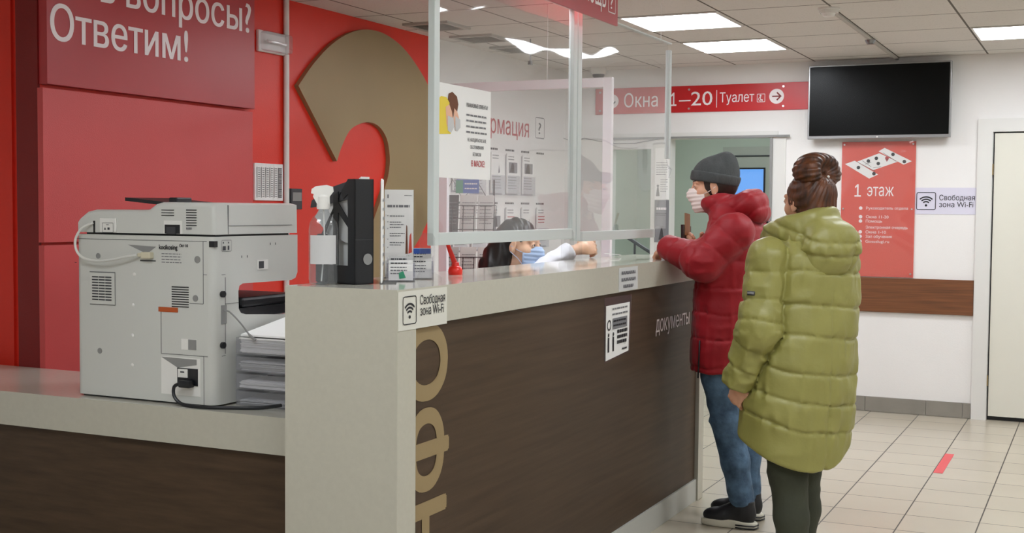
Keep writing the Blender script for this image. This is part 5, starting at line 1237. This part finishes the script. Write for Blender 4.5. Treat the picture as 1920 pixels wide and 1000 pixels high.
    def bun(P):
        q = (P - A3(*hc)) @ HR - A3(-.045, -.012, .115)
        r_ = np.sqrt(q[:, 1] ** 2 + (q[:, 2] * 1.25) ** 2); d = np.sqrt((r_ - .052) ** 2 + (q[:, 0] * .72) ** 2) - .040
        d = smin(d, ell(q, (.015, 0, .0), (.052, .085, .045)), .02); d = smin(d, ell(q, (-.01, -.066, -.012), (.040, .034, .034)), .02); d = smin(d, ell(q, (-.01, .060, -.008), (.040, .036, .034)), .02)
        d = smax(d, -ell(q, (-.065, 0, -.018), (.040, .014, .010)), .012)
        an = np.arctan2(q[:, 2] + .02, q[:, 1]); return d - .0020 * np.sin(an * 22 + 40 * q[:, 0] + 5 * vn(q, 12)) - .005 * vn(q, 18)
    ho = nmesh('hair', [nets(hr, hx - (.17, .14, .16), hx + (.13, .14, .16), .0045)], 'hair_red', Pn)
    nmesh('hair_bun', [nets(bun, hx + (-.16, -.15, .03), hx + (.08, .13, .22), .0042)], 'hair_red', ho)
    b = B(); rd = random.Random(5)
    for k in range(16):
        y = rd.uniform(-.085, -.06); z = rd.uniform(-.10, 0); q0 = np.array((-.05 + rd.uniform(-.03, .02), y, z)); q1 = q0 + (rd.uniform(-.01, .01), -.02 * rd.random() - .012, rd.uniform(-.02, .015))
        b.tube([tuple(hx + HR @ q0), tuple(hx + HR @ ((q0 + q1) / 2 + (0, 0, .004))), tuple(hx + HR @ q1)], .0006, 4)
    local(b, 'loose_strands', 'hair_red', ho)
    ball('hair_tie', Vector((hx + HR @ np.array((-.098, -.015, .092))).tolist()), .006, 'white', ho)
    jeans(Pn, legs, 'olive_p', 'trousers', 1.02, wr=.009)
    for l in legs: shoe(Pn, l[2][0], l[2][1], .0, .25)
    return Pn

# ================================================================ clerk behind the counter
def build_clerk():
    Pn = tag(bpy.data.objects.new('person', None), 'person in white blouse and blue mask seated behind the counter, one arm reaching out', 'person')
    C.objects.link(Pn); Pn.location = (-2.43, 5.25, 0)
    hc = (-.02, .0, 1.275); HR = rotm(.02, .10)
    RA = [(-.06, -.15, 1.05), (.05, -.06, 1.13), (.190, .085, 1.248)]
    LA = [(-.06, .17, 1.04), (.0, .24, .84), (.14, .12, .80)]
    h1 = basis((.35, .9, .10), (.75, -.3, .55)); h2 = basis((.7, -.6, 0), (0, 0, 1))
    legs = [((-.10, .09, .55), (.10, .11, .56), (.08, .11, .11)), ((-.10, -.09, .55), (.10, -.11, .56), (.08, -.11, .11))]
    def bod(P):
        d = loft(P, [(.50, -.12, 0, .11, .16), (.7, -.11, 0, .09, .13), (.92, -.09, 0, .10, .15), (1.06, -.07, 0, .085, .17), (1.13, -.06, 0, .06, .08)])
        for A_ in (LA, RA): d = smin(d, chain(P, A_, [.042, .036, .026]), .03)
        for l in legs: d = smin(d, chain(P, [l[0], l[1], l[2], (l[2][0] + .1, l[2][1], .05)], [.075, .055, .035, .03]), .03)
        return d
    parts = [nets(bod, (-.28, -.34, .0), (.36, .34, 1.3), .016), nets(lambda P: head_d(P, hc, HR), np.array(hc) - (.13, .13, .20), np.array(hc) + (.13, .13, .14), .0035)]
    w1 = np.array(RA[2]); parts.append(nets(lambda P: smin(hand_d(P, w1 + (.030, .075, .012), h1, 1, (.45, .6, .75, .9), .05, .5), cone(P, RA[2], tuple(w1 + (.032, .08, .012)), .026, .022), .01), w1 - .06, w1 + (.20, .28, .12), .003))
    w2 = np.array(LA[2]); parts.append(nets(lambda P: hand_d(P, w2, h2, -1, (.4, .5, .5, .5)), w2 - .16, w2 + .16, .003))
    nmesh('body', parts, 'skin_pale', Pn); eyes(hc, HR, Pn)
    mask_part(hc, HR, Pn, 'bmask')
    def bl(P):
        d = loft(P, [(.52, -.12, 0, .13, .18), (.7, -.11, 0, .11, .15), (.92, -.09, 0, .12, .17), (1.05, -.07, 0, .10, .185), (1.11, -.06, 0, .08, .12), (1.145, -.05, 0, .075, .085)])
        for A_, e in ((LA, 0), (RA, 1)):
            w_ = A3(*A_[2]); t_ = w_ - (w_ - A3(*A_[1])) / np.linalg.norm(w_ - A3(*A_[1])) * .005
            a = chain(P, [A_[0], A_[1], t_], [.062, .048, .040], .03) - .006 * ridge(P, 16, 3) - .003 * vn(P, 30); ax_ = A3(*A_[2]) - A3(*A_[1]); ax_ /= np.linalg.norm(ax_); a = smax(a, (P - w_) @ ax_ - .012, .006)
            d = smin(d, a, .02)
        d = smin(d, smax(ell(P, (-.045, 0, 1.150), (.10, .095, .035), rotm(0, .25)), -ell(P, (-.04, 0, 1.19), (.065, .062, .06)), .006), .012)
        return np.maximum(d - .003 * vn(P, 12), -ell(P, (-.05, 0, 1.17), (.058, .056, .07)))
    nmesh('blouse', [nets(bl, (-.30, -.34, .50), (.34, .36, 1.34), .0075)], 'blouse', Pn)
    hx = np.array(hc)
    def hr(P):
        q = (P - A3(*hc)) @ HR; ql = q.copy(); ql[:, 1] = np.abs(q[:, 1])
        d = ell(q, (-.025, 0, .030), (.102, .084, .094)); d = smax(d, -ell(q, (.085, 0, -.045), (.085, .12, .105)), .01); d = smax(d, -ell(ql, (.03, .10, -.03), (.050, .05, .075)), .008)
        e = chain(q, [(-.07, -.02, .02), (-.085, -.035, -.06), (-.10, -.06, -.13), (-.13, -.09, -.22)], [.060, .066, .062, .05], .04)
        e = smin(e, chain(q, [(-.05, .02, .0), (-.08, .03, -.10), (-.10, .05, -.2)], [.055, .06, .05], .04), .03)
        d = smin(d, e, .025); an = q[:, 0] * 90 + q[:, 1] * 120; return d - .0035 * np.sin(an + 5 * vn(q, 12)) - .003 * vn(q, 22)
    nmesh('hair', [nets(hr, hx - (.26, .20, .30), hx + (.14, .14, .16), .005)], 'hair_black', Pn)
    def tr(P):
        d = None
        for l in legs:
            a = chain(P, [l[0], l[1], l[2]], [.09, .068, .05], .03); d = a if d is None else smin(d, a, .03)
        return smax(d, .09 - P[:, 2], .01) - .003 * vn(P, 14)
    nmesh('trousers', [nets(tr, (-.24, -.24, .05), (.26, .24, .68), .012)], 'darkbag', Pn)
    for l in legs: shoe(Pn, l[2][0], l[2][1], 0, .24)
    c = thing('office_chair', 'black office chair carrying the clerk, hidden behind the counter', 'chair', (-2.55, 5.25, 0))
    b = B().box(-2.77, -2.34, 5.03, 5.47, .40, .458, .02); b.build('seat', 'black', c); b = B().box(-2.80, -2.765, 5.07, 5.43, .50, .90, .015); b.build('backrest', 'black', c)
    B().box(-2.80, -2.77, 5.22, 5.28, .40, .52).build('back_bracket', 'dgrey', c); B().cyl((-2.55, 5.25, .06), Z, .025, .34, 14).build('column', 'dgrey', c)
    for k in range(5):
        a = k * 2 * PI / 5 + .3; e = (-2.55 + .26 * math.cos(a), 5.25 + .26 * math.sin(a), .05); B().tube([(-2.55, 5.25, .08), e], [.02, .012], 8).tube([(e[0], e[1], 0.0), (e[0], e[1], .05)], .018, 8).build('leg', 'dgrey', c)
    t = B().add([(-2.15, 5.555, 1.232), (-2.085, 5.585, 1.226), (-2.10, 5.65, 1.222), (-2.16, 5.63, 1.228), (-2.15, 5.555, 1.235), (-2.085, 5.585, 1.229), (-2.10, 5.65, 1.225), (-2.16, 5.63, 1.231)], [(0, 3, 2, 1), (4, 5, 6, 7), (0, 1, 5, 4), (1, 2, 6, 5), (2, 3, 7, 6), (3, 0, 4, 7)]).build('paper_slip', 'paper')
    tag(t, 'small white slip of paper held under the reaching hand of the clerk', 'paper')
    return Pn
build_red(); build_green(); build_clerk()
